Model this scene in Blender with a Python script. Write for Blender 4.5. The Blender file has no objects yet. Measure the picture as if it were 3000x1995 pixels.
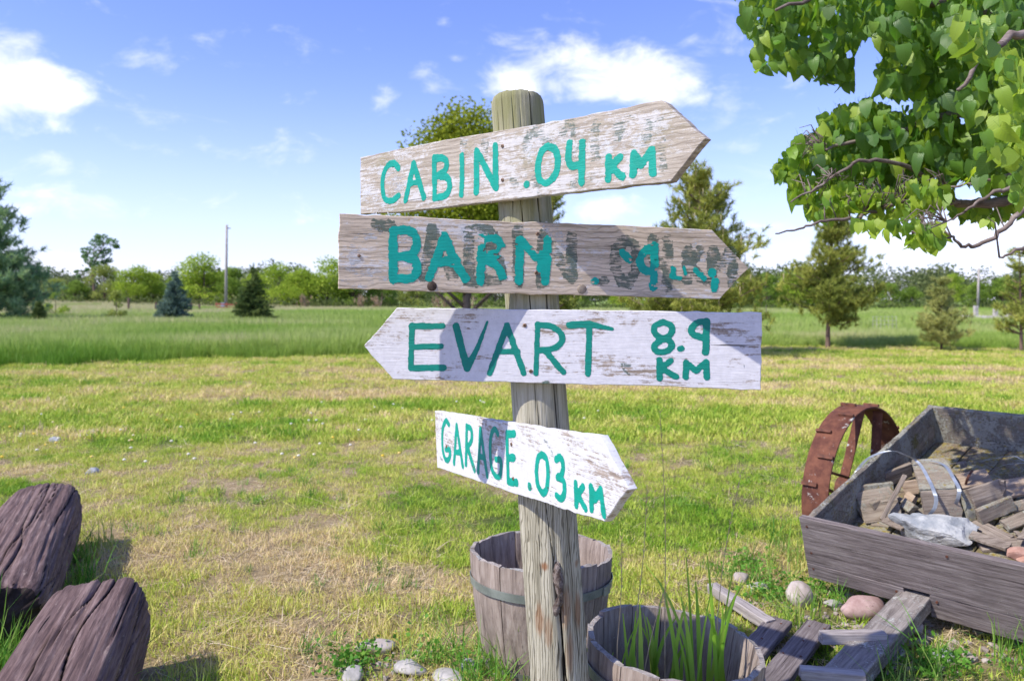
import bpy, math, random
import numpy as np
from mathutils import Matrix, Vector

SC = bpy.context.scene
COL = SC.collection
R = math.radians

# ------------------------------------------------------------------ camera, sky, sun, exposure
EYE = 1.35
FPX = 1834.0          # focal length in units of a 2358 px wide picture
cam = bpy.data.cameras.new('camera')
cam.sensor_width = 36.0
cam.lens = FPX / 2358 * 36.0
cam.shift_y = -94.0 / 2358
cam.clip_start = 0.05
cam.clip_end = 3000
cam.dof.use_dof = True
cam.dof.focus_distance = 2.12
cam.dof.aperture_fstop = 5.0
camo = bpy.data.objects.new('camera', cam)
COL.objects.link(camo)
camo.location = (0, 0, EYE)
camo.rotation_euler = (R(90), 0, 0)
SC.camera = camo

SUN_EL, SUN_AZ = R(49), R(64)      # azimuth: to the left of straight behind the camera
sdir = Vector((-math.sin(SUN_AZ) * math.cos(SUN_EL), -math.cos(SUN_AZ) * math.cos(SUN_EL), math.sin(SUN_EL)))
sl = bpy.data.lights.new('sun', 'SUN')
sl.energy = 3.7
sl.angle = R(0.53)
sl.color = (1.0, 0.94, 0.84)
so = bpy.data.objects.new('sun', sl)
COL.objects.link(so)
so.rotation_euler = sdir.to_track_quat('Z', 'Y').to_euler()
so.location = (-4, -8, 14)

SC.view_settings.view_transform = 'Standard'
SC.view_settings.look = 'None'
SC.view_settings.exposure = 0.60
SC.view_settings.gamma = 1.0
SC.view_settings.use_curve_mapping = False
SC.render.engine = 'CYCLES'
SC.cycles.max_bounces = 6
SC.cycles.transparent_max_bounces = 12
SC.cycles.use_adaptive_sampling = True
SC.cycles.use_denoising = True


def px_dir(px, py):
    return Vector(((px - 1179) / FPX, 1.0, (690 - py) / FPX))


def P(px, py, Y):
    """The point seen at (px, py) of the photograph at depth Y."""
    d = px_dir(px, py)
    return Vector((d.x * Y, Y, EYE + d.z * Y))


def G(px, py, z=0.0):
    """The point of the level z seen at (px, py)."""
    return P(px, py, (EYE - z) * FPX / (py - 690))


# ------------------------------------------------------------------ node helper
class NB:
    def __init__(s, nt):
        s.nt = nt
        s.nt.nodes.clear()

    def n(s, t, **kw):
        nd = s.nt.nodes.new(t)
        for k, v in kw.items():
            setattr(nd, k, v)
        return nd

    def put(s, sock, v):
        if v is None:
            return
        if isinstance(v, bpy.types.NodeSocket):
            s.nt.links.new(v, sock)
        elif isinstance(v, (tuple, list)) and len(v) == 3 and sock.type == 'RGBA':
            sock.default_value = (*v, 1)
        else:
            sock.default_value = v

    def coord(s, k='Object'):
        return s.n('ShaderNodeTexCoord').outputs[k]

    def map(s, vec, scale=(1, 1, 1), loc=(0, 0, 0), rot=(0, 0, 0)):
        m = s.n('ShaderNodeMapping')
        s.put(m.inputs['Vector'], vec)
        m.inputs['Scale'].default_value = scale
        m.inputs['Location'].default_value = loc
        m.inputs['Rotation'].default_value = rot
        return m.outputs[0]

    def noise(s, vec, scale=5, detail=4, rough=.55, dist=0.0):
        m = s.n('ShaderNodeTexNoise')
        s.put(m.inputs['Vector'], vec)
        m.inputs['Scale'].default_value = scale
        m.inputs['Detail'].default_value = detail
        m.inputs['Roughness'].default_value = rough
        m.inputs['Distortion'].default_value = dist
        return m.outputs['Fac']

    def voro(s, vec, scale=5, out='Distance', feat='F1'):
        m = s.n('ShaderNodeTexVoronoi', feature=feat)
        s.put(m.inputs['Vector'], vec)
        m.inputs['Scale'].default_value = scale
        return m.outputs[out]

    def ramp(s, fac, stops, interp='LINEAR'):
        m = s.n('ShaderNodeValToRGB')
        s.put(m.inputs[0], fac)
        r = m.color_ramp
        r.interpolation = interp
        while len(r.elements) < len(stops):
            r.elements.new(.5)
        for e, (p, c) in zip(r.elements, stops):
            e.position = p
            e.color = (*c, 1) if not isinstance(c, (int, float)) else (c, c, c, 1)
        return m.outputs[0]

    def mask(s, fac, lo, hi):
        m = s.n('ShaderNodeMapRange')
        m.interpolation_type = 'SMOOTHSTEP'
        s.put(m.inputs[0], fac)
        m.inputs[1].default_value = lo
        m.inputs[2].default_value = hi
        return m.outputs[0]

    def mix(s, fac, a, b, blend='MIX'):
        m = s.n('ShaderNodeMix', data_type='RGBA', blend_type=blend)
        s.put(m.inputs[0], fac)
        s.put(m.inputs[6], a)
        s.put(m.inputs[7], b)
        return m.outputs[2]

    def math(s, op, a, b=None, c=None, clamp=False):
        m = s.n('ShaderNodeMath', operation=op, use_clamp=clamp)
        s.put(m.inputs[0], a)
        s.put(m.inputs[1], b)
        if c is not None:
            s.put(m.inputs[2], c)
        return m.outputs[0]

    def vmath(s, op, a, b=None, out=0):
        m = s.n('ShaderNodeVectorMath', operation=op)
        s.put(m.inputs[0], a)
        s.put(m.inputs[1], b)
        return m.outputs[out]

    def sep(s, v):
        return s.n('ShaderNodeSeparateXYZ'), v

    def xyz(s, v):
        m = s.n('ShaderNodeSeparateXYZ')
        s.put(m.inputs[0], v)
        return m.outputs

    def island(s):
        return s.n('ShaderNodeNewGeometry').outputs['Random Per Island']

    def objrand(s):
        return s.n('ShaderNodeObjectInfo').outputs['Random']

    def bsdf(s, color, rough=.8, spec=.3, h=None, hs=.3, hd=.01, metal=0, alpha=None, trans=None, transcol=None):
        b = s.n('ShaderNodeBsdfPrincipled')
        s.put(b.inputs['Base Color'], color)
        s.put(b.inputs['Roughness'], rough)
        s.put(b.inputs['Specular IOR Level'], spec)
        s.put(b.inputs['Metallic'], metal)
        s.put(b.inputs['Alpha'], alpha)
        if h is not None:
            bp = s.n('ShaderNodeBump')
            bp.inputs['Strength'].default_value = hs
            bp.inputs['Distance'].default_value = hd
            s.put(bp.inputs['Height'], h)
            s.nt.links.new(bp.outputs[0], b.inputs['Normal'])
        o = s.n('ShaderNodeOutputMaterial')
        res = b.outputs[0]
        if trans:
            t = s.n('ShaderNodeBsdfTranslucent')
            s.put(t.inputs[0], transcol if transcol is not None else color)
            mx = s.n('ShaderNodeMixShader')
            mx.inputs[0].default_value = trans
            s.nt.links.new(res, mx.inputs[1])
            s.nt.links.new(t.outputs[0], mx.inputs[2])
            res = mx.outputs[0]
        s.nt.links.new(res, o.inputs[0])


def newmat(name):
    m = bpy.data.materials.new(name)
    m.use_nodes = True
    return m, NB(m.node_tree)


# ------------------------------------------------------------------ world
W = bpy.data.worlds.new('World')
SC.world = W
W.use_nodes = True
b = NB(W.node_tree)
sky = b.n('ShaderNodeTexSky', sky_type='NISHITA', sun_disc=False)
sky.sun_elevation = SUN_EL
sky.sun_rotation = R(180) + SUN_AZ
sky.altitude = 300
sky.air_density = 1.0
sky.dust_density = 0.6
sky.ozone_density = 2.5
D = b.coord('Generated')
tint = b.mix(1.0, sky.outputs[0], (0.85, 0.79, 1.07), 'MULTIPLY')
gam = b.n('ShaderNodeGamma')
b.put(gam.inputs[0], tint)
gam.inputs[1].default_value = 1.10
skycol = gam.outputs[0]
z = b.xyz(D)[2]
# pale air towards the horizon, all round
hz = b.mask(z, 0.34, -0.02)
hz = b.math('POWER', hz, 1.5)
skycol = b.mix(b.math('MULTIPLY', hz, 0.50), skycol, (4.9, 5.35, 7.0))
# clouds: billows at fixed bearings over a thin scatter of wisps
CL = [  # px, py, half-width, half-height, weight
    (40, 200, 160, 130, 1.0), (130, 200, 90, 64, .55), (1300, 155, 215, 85, .95), (1520, 185, 180, 90, 1.0), (1180, 200, 90, 50, .6),
    (885, 215, 60, 45, .42), (990, 208, 36, 22, .38), (1018, 50, 34, 20, .36), (1580, 90, 80, 18, .34), (1640, 270, 70, 28, .36),
    (180, 385, 140, 34, .40), (190, 480, 150, 60, .50), (140, 295, 36, 24, .3), (1400, 490, 130, 52, .75), (2150, 545, 300, 80, .8), (1050, 135, 34, 12, .3),
    (1720, 340, 170, 22, .34), (80, 600, 190, 60, .5), (2330, 470, 120, 60, .5), (-350, 330, 200, 90, .8), (2700, 250, 260, 110, .8)]
tot = None
for (cx, cy, rx, rz, w) in CL:
    d = px_dir(cx, cy)
    s_ = d.length
    d.normalize()
    v = b.vmath('SUBTRACT', D, tuple(d))
    v = b.vmath('MULTIPLY', v, (FPX * s_ / rx, FPX * s_ / rx * .3, FPX * s_ / rz))
    l = b.vmath('LENGTH', v, None, 1)
    f = b.math('MULTIPLY', b.mask(l, 1.25, 0.0), w)
    tot = f if tot is None else b.math('ADD', tot, f)
cn = b.noise(b.map(D, (1, 1, 1.9), (3.1, 1.7, .4)), 13, 9, .6, .35)
wn = b.noise(b.map(D, (1, 1, 3.2), (0.3, 5.7, 2.4)), 5, 7, .62, .6)
den = b.math('ADD', b.math('MULTIPLY', tot, 0.62), b.math('MULTIPLY', b.math('SUBTRACT', cn, .5), 1.7))
cm = b.mask(den, .10, .78)
wm = b.math('MULTIPLY', b.mask(wn, .60, .80), b.mask(z, -.02, .10))
cm = b.math('MAXIMUM', cm, b.math('MULTIPLY', wm, .34))
ccol = b.mix(b.mask(b.noise(b.map(D, (1, 1, 2.2), (1, 2, 3.05)), 11, 5, .6), .3, .7), (5.2, 5.5, 6.6), (6.9, 6.9, 7.3))
skycol = b.mix(b.math('MULTIPLY', cm, .93), skycol, ccol)
bg = b.n('ShaderNodeBackground')
b.put(bg.inputs[0], skycol)
bg.inputs[1].default_value = 0.138
wo = b.n('ShaderNodeOutputWorld')
W.node_tree.links.new(bg.outputs[0], wo.inputs[0])

# ------------------------------------------------------------------ numeric noise
def _h(ix, iy, iz, seed):
    n = (ix * 374761393 + iy * 668265263 + iz * 2147483647 + seed * 974711) & 0xffffffff
    n = ((n ^ (n >> 13)) * 1274126177) & 0xffffffff
    n = (n ^ (n >> 16)) & 0xffff
    return n / 65535.0


def vnoise(x, y, zc=0.0, seed=0):
    x, y, zc = np.broadcast_arrays(np.asarray(x, float), np.asarray(y, float), np.asarray(zc, float))
    fx, fy, fz = np.floor(x), np.floor(y), np.floor(zc)
    ix, iy, iz = fx.astype(np.int64), fy.astype(np.int64), fz.astype(np.int64)
    u, v, w = x - fx, y - fy, zc - fz
    u, v, w = u * u * (3 - 2 * u), v * v * (3 - 2 * v), w * w * (3 - 2 * w)
    r = 0
    for a in (0, 1):
        for c in (0, 1):
            for e in (0, 1):
                r = r + _h(ix + a, iy + c, iz + e, seed) * (u if a else 1 - u) * (v if c else 1 - v) * (w if e else 1 - w)
    return r


def fbm(x, y, zc=0.0, seed=0, oct=4):
    r, a, t = 0, .5, 0
    for k in range(oct):
        f = 2 ** k
        r = r + a * vnoise(np.asarray(x) * f, np.asarray(y) * f, np.asarray(zc) * f, seed + k * 17)
        t += a
        a *= .5
    return r / t


# ------------------------------------------------------------------ object helpers
WM = {}


def mesh_np(name, v, f, mat=None, smooth=False):
    """v: (N,3); f: list of index tuples, or an (M,k) array."""
    me = bpy.data.meshes.new(name)
    v = np.asarray(v, dtype=np.float32)
    if isinstance(f, np.ndarray):
        k = f.shape[1]
        me.vertices.add(len(v))
        me.vertices.foreach_set('co', v.ravel())
        me.loops.add(f.size)
        me.loops.foreach_set('vertex_index', f.ravel().astype(np.int32))
        me.polygons.add(len(f))
        me.polygons.foreach_set('loop_start', np.arange(0, f.size, k, dtype=np.int32))
        me.update(calc_edges=True)
    else:
        me.from_pydata([tuple(map(float, q)) for q in v], [], f)
        me.update()
    if mat:
        me.materials.append(mat)
    if smooth:
        me.polygons.foreach_set('use_smooth', [True] * len(me.polygons))
    return me


STUFF_PARTS = {'crown', 'needles', 'branches', 'candles'}


def link(name, data, M=None, parent=None, label=None, cat=None, group=None, kind=None):
    o = bpy.data.objects.new(name, data)
    COL.objects.link(o)
    M = M if M is not None else (WM[parent.name] if parent else Matrix())
    WM[o.name] = M
    if parent and name in STUFF_PARTS:
        kind = 'stuff'
    if parent:
        o.parent = parent
        o.matrix_basis = WM[parent.name].inverted() @ M
    else:
        o.matrix_basis = M
    for k, val in (('label', label), ('category', cat), ('group', group), ('kind', kind)):
        if val:
            o[k] = val
    return o


def empty(name, M, label, cat, group=None):
    if not isinstance(M, Matrix):
        M = Matrix.Translation(M)
    o = link(name, None, M, None, label, cat, group)
    o.empty_display_size = .1
    return o


def merge(parts):
    vs, fs, n = [], [], 0
    for v, f in parts:
        v = np.asarray(v, float)
        vs.append(v)
        fs += [tuple(i + n for i in q) for q in f]
        n += len(v)
    return np.concatenate(vs), fs


def tube(pts, rad, seg=8, cap=True, jit=0, rng=None):
    """a tapered tube along a polyline"""
    pts = [Vector(p) for p in pts]
    v, f = [], []
    n = len(pts)
    if not hasattr(rad, '__len__'):
        rad = [rad] * n
    up = Vector((0.12, .31, .94))
    for i, p in enumerate(pts):
        t = (pts[min(i + 1, n - 1)] - pts[max(i - 1, 0)]).normalized()
        a = t.cross(up)
        if a.length < .05:
            a = t.cross(Vector((1, 0, 0)))
        a.normalize()
        c = t.cross(a)
        for k in range(seg):
            th = 2 * math.pi * k / seg
            r = rad[i] * (1 + (rng.uniform(-jit, jit) if rng else 0))
            v.append(p + a * (math.cos(th) * r) + c * (math.sin(th) * r))
    for i in range(n - 1):
        for k in range(seg):
            k2 = (k + 1) % seg
            f.append((i * seg + k, i * seg + k2, (i + 1) * seg + k2, (i + 1) * seg + k))
    if cap:
        f.append(tuple(range(seg - 1, -1, -1)))
        f.append(tuple((n - 1) * seg + k for k in range(seg)))
    return [tuple(q) for q in v], f


def smooth_path(pts, n=24):
    """Catmull-Rom through the points"""
    p = [Vector(q) for q in pts]
    p = [p[0] * 2 - p[1]] + p + [p[-1] * 2 - p[-2]]
    out = []
    m = len(p) - 3
    for i in range(n + 1):
        t = i / n * m
        k = min(int(t), m - 1)
        u = t - k
        a, bb, c, d = p[k:k + 4]
        out.append(.5 * ((2 * bb) + (c - a) * u + (2 * a - 5 * bb + 4 * c - d) * u * u + (3 * bb - a - 3 * c + d) * u ** 3))
    return out


def plank_geo(L, Wd, T, seed=0, nx=24, jit=.002, ragged=.004, bev=.003, warp=.003):
    """a sawn board along +x, width along z, thickness along y, centred on y,z; worn arrises, uneven ends"""
    nx = max(2, nx)
    nz = 4
    sec = []
    hw, ht = Wd / 2, T / 2
    for (y, zz) in ((-ht, -hw + bev), (-ht, -hw * .35), (-ht, hw * .3), (-ht, hw - bev), (-ht + bev, hw), (ht - bev, hw), (ht, hw - bev), (ht, 0), (ht, -hw + bev), (ht - bev, -hw), (-ht + bev, -hw)):
        sec.append((y, zz))
    m = len(sec)
    sy = np.array([q[0] for q in sec])
    sz = np.array([q[1] for q in sec])
    v = []
    for i in range(nx + 1):
        x = L * i / nx
        e = np.zeros(m)
        if i in (0, nx):
            e = (vnoise(sz * 40, sy * 40, i, seed) - .5) * 2 * ragged
        wz = (vnoise(x * 3, 1.5, 0, seed + 5) - .5) * warp
        wy = (vnoise(x * 2, 7.5, 0, seed + 6) - .5) * warp
        jy = (vnoise(x * 25, sy * 90, sz * 60, seed) - .5) * 2 * jit
        jz = (vnoise(x * 25, sy * 90, sz * 60, seed + 9) - .5) * 2 * jit
        v += list(zip(x + e, sy + jy + wy, sz + jz + wz))
    f = []
    for i in range(nx):
        for k in range(m):
            k2 = (k + 1) % m
            f.append((i * m + k, (i + 1) * m + k, (i + 1) * m + k2, i * m + k2))
    f.append(tuple(range(m)))
    f.append(tuple(nx * m + k for k in range(m - 1, -1, -1)))
    return v, f


def frame(origin, xdir, zdir):
    """matrix with local x along xdir and z near zdir"""
    x = Vector(xdir).normalized()
    y = Vector(zdir).cross(x).normalized()
    zz = x.cross(y)
    return Matrix(((x.x, y.x, zz.x, origin[0]), (x.y, y.y, zz.y, origin[1]), (x.z, y.z, zz.z, origin[2]), (0, 0, 0, 1)))


def rock_geo(rx, ry, rz, seed, sub=3, rough=.18, facet=0):
    import bmesh
    bm = bmesh.new()
    bmesh.ops.create_icosphere(bm, subdivisions=sub, radius=1)
    v = np.array([q.co[:] for q in bm.verts])
    f = [tuple(q.index for q in p.verts) for p in bm.faces]
    bm.free()
    d = fbm(v[:, 0] * 1.3 + 9, v[:, 1] * 1.3, v[:, 2] * 1.3, seed, 3) - .5
    v = v * (1 + d * 2 * rough)[:, None]
    if facet:
        rng = np.random.default_rng(seed)
        for k in range(facet):
            n = rng.normal(size=3)
            n /= np.linalg.norm(n)
            h = rng.uniform(.55, .85)
            q = v @ n
            v = v - np.outer(np.maximum(q - h, 0), n)
        v = v * (1 + (fbm(v[:, 0] * 5, v[:, 1] * 5, v[:, 2] * 5, seed + 3, 3) - .5) * .12)[:, None]
    return v * np.array([rx, ry, rz]), f

# ------------------------------------------------------------------ materials
def mat_sign(name, paint, wood, dark, white=(.80, .80, .82), seed=0., thr=.5, lichen=.0, algae=.3):
    m, b = newmat(name)
    co = b.map(b.coord(), (1, 1, 1), (seed, seed * .7, seed * 1.3))
    g1 = b.noise(b.map(co, (3, 8, 60)), 2.2, 9, .68, .5)
    g2 = b.noise(b.map(co, (7, 20, 230)), 2.0, 6, .7, .3)
    big = b.noise(b.map(co, (3, 3, 7)), 1.6, 5, .6, .4)
    ring = b.n('ShaderNodeTexWave', wave_type='BANDS', bands_direction='Z')
    b.put(ring.inputs['Vector'], b.map(co, (.6, 1, 1)))
    ring.inputs['Scale'].default_value = 26
    ring.inputs['Distortion'].default_value = 9
    ring.inputs['Detail'].default_value = 4
    ring.inputs['Detail Scale'].default_value = .8
    col = b.ramp(g1, [(.25, dark), (.52, wood), (.8, tuple(c * 1.25 for c in wood))])
    col = b.mix(b.math('MULTIPLY', b.mask(g2, .56, .76), .7), col, tuple(c * .8 for c in dark))
    col = b.mix(b.math('MULTIPLY', b.mask(ring.outputs['Fac'], .0, .28), .0), col, dark)
    rl = b.math('MULTIPLY', b.mask(ring.outputs['Fac'], .30, .02), .40)
    col = b.mix(rl, col, dark)
    al = b.math('MULTIPLY', b.mask(b.noise(b.map(co, (4, 4, 9), (5, 1, 2)), 2.1, 5, .6), .52, .75), algae)
    col = b.mix(al, col, (.25, .22, .09))
    # white paint, worn along the grain
    pm = b.math('ADD', b.math('MULTIPLY', g1, .55), b.math('MULTIPLY', big, .9))
    pm = b.math('ADD', pm, b.math('MULTIPLY', b.math('SUBTRACT', g2, .5), .55))
    pm = b.math('ADD', pm, b.math('MULTIPLY', b.math('SUBTRACT', b.noise(b.map(co, (1, 1, 1.8)), 55, 4, .7), .5), .55))
    pmask = b.math('MULTIPLY', b.mask(pm, thr, thr + .10), paint)
    wcol = b.mix(b.mask(b.noise(co, 60, 4, .7), .3, .75), tuple(c * .86 for c in white), white)
    col = b.mix(pmask, col, wcol)
    # fine dark splits
    cr = b.mask(b.noise(b.map(co, (2.2, 5, 105), (2, 8, 4)), 1.5, 3, .5, .25), .71, .745)
    col = b.mix(b.math('MULTIPLY', cr, .85), col, (.035, .028, .02))
    sp = b.mask(b.voro(co, 95), .12, .03)
    sp = b.math('MULTIPLY', sp, b.mask(b.noise(co, 22, 2), .55, .65))
    col = b.mix(b.math('MULTIPLY', sp, .8), col, (.07, .05, .035))
    if lichen:
        lm = b.mask(b.noise(co, 38, 5, .7), .64, .70)
        lm = b.math('MULTIPLY', lm, b.mask(b.noise(co, 6, 3), .52, .62))
        col = b.mix(b.math('MULTIPLY', lm, lichen), col, (.48, .27, .03))
    h = b.math('ADD', b.math('MULTIPLY', g2, .6), b.math('MULTIPLY', g1, .5))
    h = b.math('SUBTRACT', h, b.math('MULTIPLY', cr, .6))
    h = b.math('ADD', h, b.math('MULTIPLY', pmask, .12))
    b.bsdf(col, .82, .25, h, .55, .004)
    return m


def mat_wood(name, wood, dark, light, seed=0., lichen=0., lcol=(.46, .46, .40), yellow=0., ax='x', fine=1., cracks=.8, bump=.6, moss=0., split=False):
    """weathered timber, grain along one local axis"""
    m, b = newmat(name)
    oi = b.n('ShaderNodeObjectInfo')
    cx = b.n('ShaderNodeCombineXYZ')
    rr = b.math('MULTIPLY', oi.outputs['Random'], 17.0)
    b.put(cx.inputs[0], rr)
    b.put(cx.inputs[1], rr)
    b.put(cx.inputs[2], rr)
    co = b.vmath('ADD', b.coord(), cx.outputs[0])
    co = b.map(co, (1, 1, 1), (seed, seed * .7, seed * 1.3))
    S = {'x': lambda a, c: (a, c, c), 'z': lambda a, c: (c, c, a)}[ax]
    g1 = b.noise(b.map(co, S(2.2, 34 * fine)), 2, 8, .68, .6)
    g2 = b.noise(b.map(co, S(6, 130 * fine)), 2, 5, .7, .3)
    big = b.noise(co, 5, 4, .6)
    col = b.ramp(g1, [(.28, dark), (.5, wood), (.75, light)])
    col = b.mix(b.math('MULTIPLY', b.mask(g2, .55, .75), .65), col, tuple(c * .7 for c in dark))
    col = b.mix(b.math('MULTIPLY', b.mask(big, .45, .72), .5), col, tuple(c * .5 for c in wood))
    big2 = b.noise(b.map(co, S(1.2, 5), (9, 2, 4)), 2.5, 5, .65)
    col = b.mix(b.math('MULTIPLY', b.mask(big2, .52, .72), .28), col, tuple(min(1, c * 1.2) for c in light))
    cr = b.mask(b.noise(b.map(co, S(1.6, 60 * fine), (4, 2, 7)), 1.5, 3, .5, .3), .69, .73)
    col = b.mix(b.math('MULTIPLY', cr, cracks), col, (.012, .009, .008))
    h = b.math('ADD', b.math('MULTIPLY', g1, .6), b.math('MULTIPLY', g2, .45))
    h = b.math('SUBTRACT', h, b.math('MULTIPLY', cr, .9))
    if moss:
        mm = b.mask(b.noise(co, 9, 5, .65), .56 - moss * .1, .66)
        col = b.mix(b.math('MULTIPLY', mm, .8), col, (.14, .13, .03))
    if lichen:
        ln = b.noise(co, 95, 6, .75)
        lb = b.noise(co, 7, 4, .6)
        lm = b.mask(b.math('ADD', ln, b.math('MULTIPLY', lb, .8)), 1.15 - .36 * lichen, 1.23 - .36 * lichen)
        lc = b.mix(b.noise(co, 180, 3), tuple(c * .6 for c in lcol), tuple(min(1, c * 1.25) for c in lcol))
        if yellow:
            ym = b.mask(b.noise(co, 34, 5, .7), .66 - .22 * yellow, .72 - .2 * yellow)
            lc = b.mix(ym, lc, (.27, .215, .055))
        col = b.mix(lm, col, lc)
        h = b.math('ADD', h, b.math('MULTIPLY', b.math('MULTIPLY', lm, ln), .8))
    if split:
        pt = b.n('ShaderNodeAttribute', attribute_name='split').outputs['Fac']
        col = b.mix(b.math('MULTIPLY', b.mask(pt, .1, .55), .95), col, (.006, .004, .004))
        sc_ = b.mask(b.math('ADD', b.noise(b.map(co, (5, 30, 30), (3, 3, 3)), 3, 5, .7), b.math('MULTIPLY', b.noise(co, 4, 2), .5)), .87, .95)
        col = b.mix(b.math('MULTIPLY', sc_, .75), col, (.30, .235, .20))
    b.bsdf(col, .9, .12, h, bump, .006)
    return m


def mat_simple(name, c1, c2, scale=8, rough=.7, spec=.3, metal=0., spots=None, bump=.3, bd=.004, detail=6, lo=.35, hi=.68):
    m, b = newmat(name)
    co = b.coord()
    n = b.noise(co, scale, detail, .65)
    n2 = b.noise(co, scale * 6, 4, .7)
    col = b.mix(b.mask(n, lo, hi), c1, c2)
    col = b.mix(b.math('MULTIPLY', b.mask(n2, .5, .8), .35), col, tuple(c * .5 for c in c1))
    if spots:
        sc_, thr, c3 = spots
        sm = b.mask(b.math('ADD', b.noise(co, sc_, 6, .7), b.math('MULTIPLY', b.noise(co, sc_ * .2, 3), .7)), thr, thr + .07)
        col = b.mix(sm, col, c3)
    b.bsdf(col, rough, spec, b.math('ADD', n, b.math('MULTIPLY', n2, .4)), bump, bd, metal)
    return m


def mat_leaf(name, dark, mid, light, trans=.35, nscale=.7, rough=.75, spec=.10, veins=False):
    m, b = newmat(name)
    isl = b.island()
    n = b.noise(b.coord(), nscale, 3)
    f = b.math('ADD', b.math('MULTIPLY', isl, .6), b.math('MULTIPLY', b.math('SUBTRACT', n, .5), 1.4))
    f = b.math('ADD', f, .2)
    col = b.ramp(f, [(.1, dark), (.5, mid), (.9, light)])
    h = None
    b.bsdf(col, rough, spec, None, trans=trans, transcol=b.mix(.55, col, light))
    return m


def mat_grass(name, stops, trans=.3, jit=.3):
    m, b = newmat(name)
    at = b.n('ShaderNodeAttribute', attribute_type='INSTANCER', attribute_name='tint')
    f = b.math('ADD', at.outputs['Fac'], b.math('MULTIPLY', b.math('SUBTRACT', b.island(), .5), jit))
    col = b.ramp(f, stops)
    b.bsdf(col, .55, .25, None, trans=trans)
    return m


M = {}
M['post'] = None
M['cart'] = mat_wood('cart_timber', (.185, .155, .150), (.05, .039, .039), (.33, .295, .285), 1.0, .10, fine=1.6, bump=.9)
M['cart_lichen'] = mat_wood('cart_timber_lichen', (.24, .205, .17), (.06, .05, .04), (.38, .34, .29), 4.0, .84, (.36, .355, .31), .35, moss=.5, bump=1.0)
M['cart_floor'] = mat_wood('cart_floor', (.20, .15, .11), (.06, .045, .035), (.3, .24, .18), 7.0, .80, (.30, .285, .21), .75, moss=.8)
M['shingle'] = mat_wood('shake_timber', (.27, .22, .178), (.075, .056, .042), (.45, .39, .325), 2.0, .30, (.31, .30, .24), .4, fine=1.6)
M['shingle_lichen'] = mat_wood('shake_timber_lichen', (.27, .22, .17), (.10, .08, .06), (.42, .37, .3), 3.0, .78, (.33, .325, .265), .40, fine=1.6)
M['fresh'] = mat_wood('split_timber', (.37, .28, .205), (.16, .105, .07), (.52, .42, .33), 5.0, 0, cracks=.4)
M['board'] = mat_wood('loose_timber', (.36, .32, .30), (.13, .11, .105), (.56, .51, .48), 6.0, .10, fine=1.2)
M['barrel'] = mat_wood('barrel_timber', (.33, .265, .22), (.12, .09, .075), (.50, .43, .37), 8.0, .10, ax='z', fine=.8, cracks=.5)
M['barrel_rim'] = mat_wood('barrel_rim_timber', (.33, .29, .26), (.12, .10, .09), (.5, .46, .42), 9.0, .55, (.42, .42, .39), .1, ax='z')
M['log'] = mat_wood('log_timber', (.148, .098, .090), (.052, .034, .032), (.29, .215, .195), 3.3, .0, ax='x', fine=.9, cracks=1., bump=.9, split=True)
M['logend'] = mat_simple('log_end', (.02, .013, .012), (.06, .042, .038), 20, .9)
M['hoop'] = mat_simple('galvanised_hoop', (.20, .225, .20), (.33, .36, .32), 9, .5, .5, .35, (60, 1.02, (.16, .09, .05)))
M['rust'] = mat_simple('rusty_iron', (.095, .036, .027), (.19, .078, .048), 14, .85, .2, 0, (40, 1.0, (.44, .43, .40)), .5)
M['rust_plain'] = mat_simple('rusty_steel', (.08, .035, .025), (.19, .075, .045), 30, .8)
M['strap'] = mat_simple('steel_strap', (.33, .37, .43), (.55, .60, .66), 12, .38, .5, .45, bump=.05)
M['screw'] = mat_simple('rusty_screw', (.16, .085, .05), (.34, .23, .15), 300, .5, .5, .3)
M['screw_hole'] = mat_simple('screw_recess', (.015, .012, .01), (.03, .025, .02), 300, .8)
M['stone_pale'] = mat_simple('pale_granite', (.36, .30, .26), (.54, .48, .43), 14, .85, spots=(60, 1.06, (.36, .30, .27)))
M['stone_pink'] = mat_simple('pink_granite', (.30, .19, .17), (.46, .33, .30), 16, .85, spots=(70, 1.05, (.20, .13, .12)))
M['stone_grey'] = mat_simple('grey_fieldstone', (.30, .29, .27), (.50, .47, .44), 14, .85, spots=(60, 1.08, (.62, .58, .54)))
M['stone_white'] = mat_simple('white_marble', (.25, .27, .29), (.50, .50, .485), 9, .85, spots=(14, 1.02, (.24, .27, .30)), bump=.8, bd=.02)
M['brick'] = mat_simple('red_brick', (.38, .21, .155), (.50, .32, .25), 18, .9)
M['soil'] = mat_simple('soil', (.05, .035, .025), (.12, .085, .06), 40, .95, bump=1., bd=.02)
M['bark'] = mat_wood('linden_bark', (.20, .155, .135), (.07, .052, .045), (.36, .31, .28), 1.5, .18, (.42, .42, .38), ax='x', fine=.6)
M['trunk'] = mat_wood('tree_bark', (.19, .13, .10), (.06, .042, .034), (.30, .22, .18), 1.7, 0, ax='z', fine=.25)
M['pole'] = mat_wood('pole_timber', (.42, .38, .34), (.22, .19, .17), (.55, .51, .47), 2.7, 0, ax='z', fine=.3)
M['fence'] = mat_wood('fence_timber', (.50, .46, .42), (.28, .25, .23), (.62, .58, .54), 2.7, 0, ax='z', fine=.3)
M['redpaint'] = mat_simple('red_gate_paint', (.30, .07, .045), (.42, .13, .09), 5, .7)
M['teal'] = None

# ------------------------------------------------------------------ ground
rng = np.random.default_rng(7)


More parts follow.
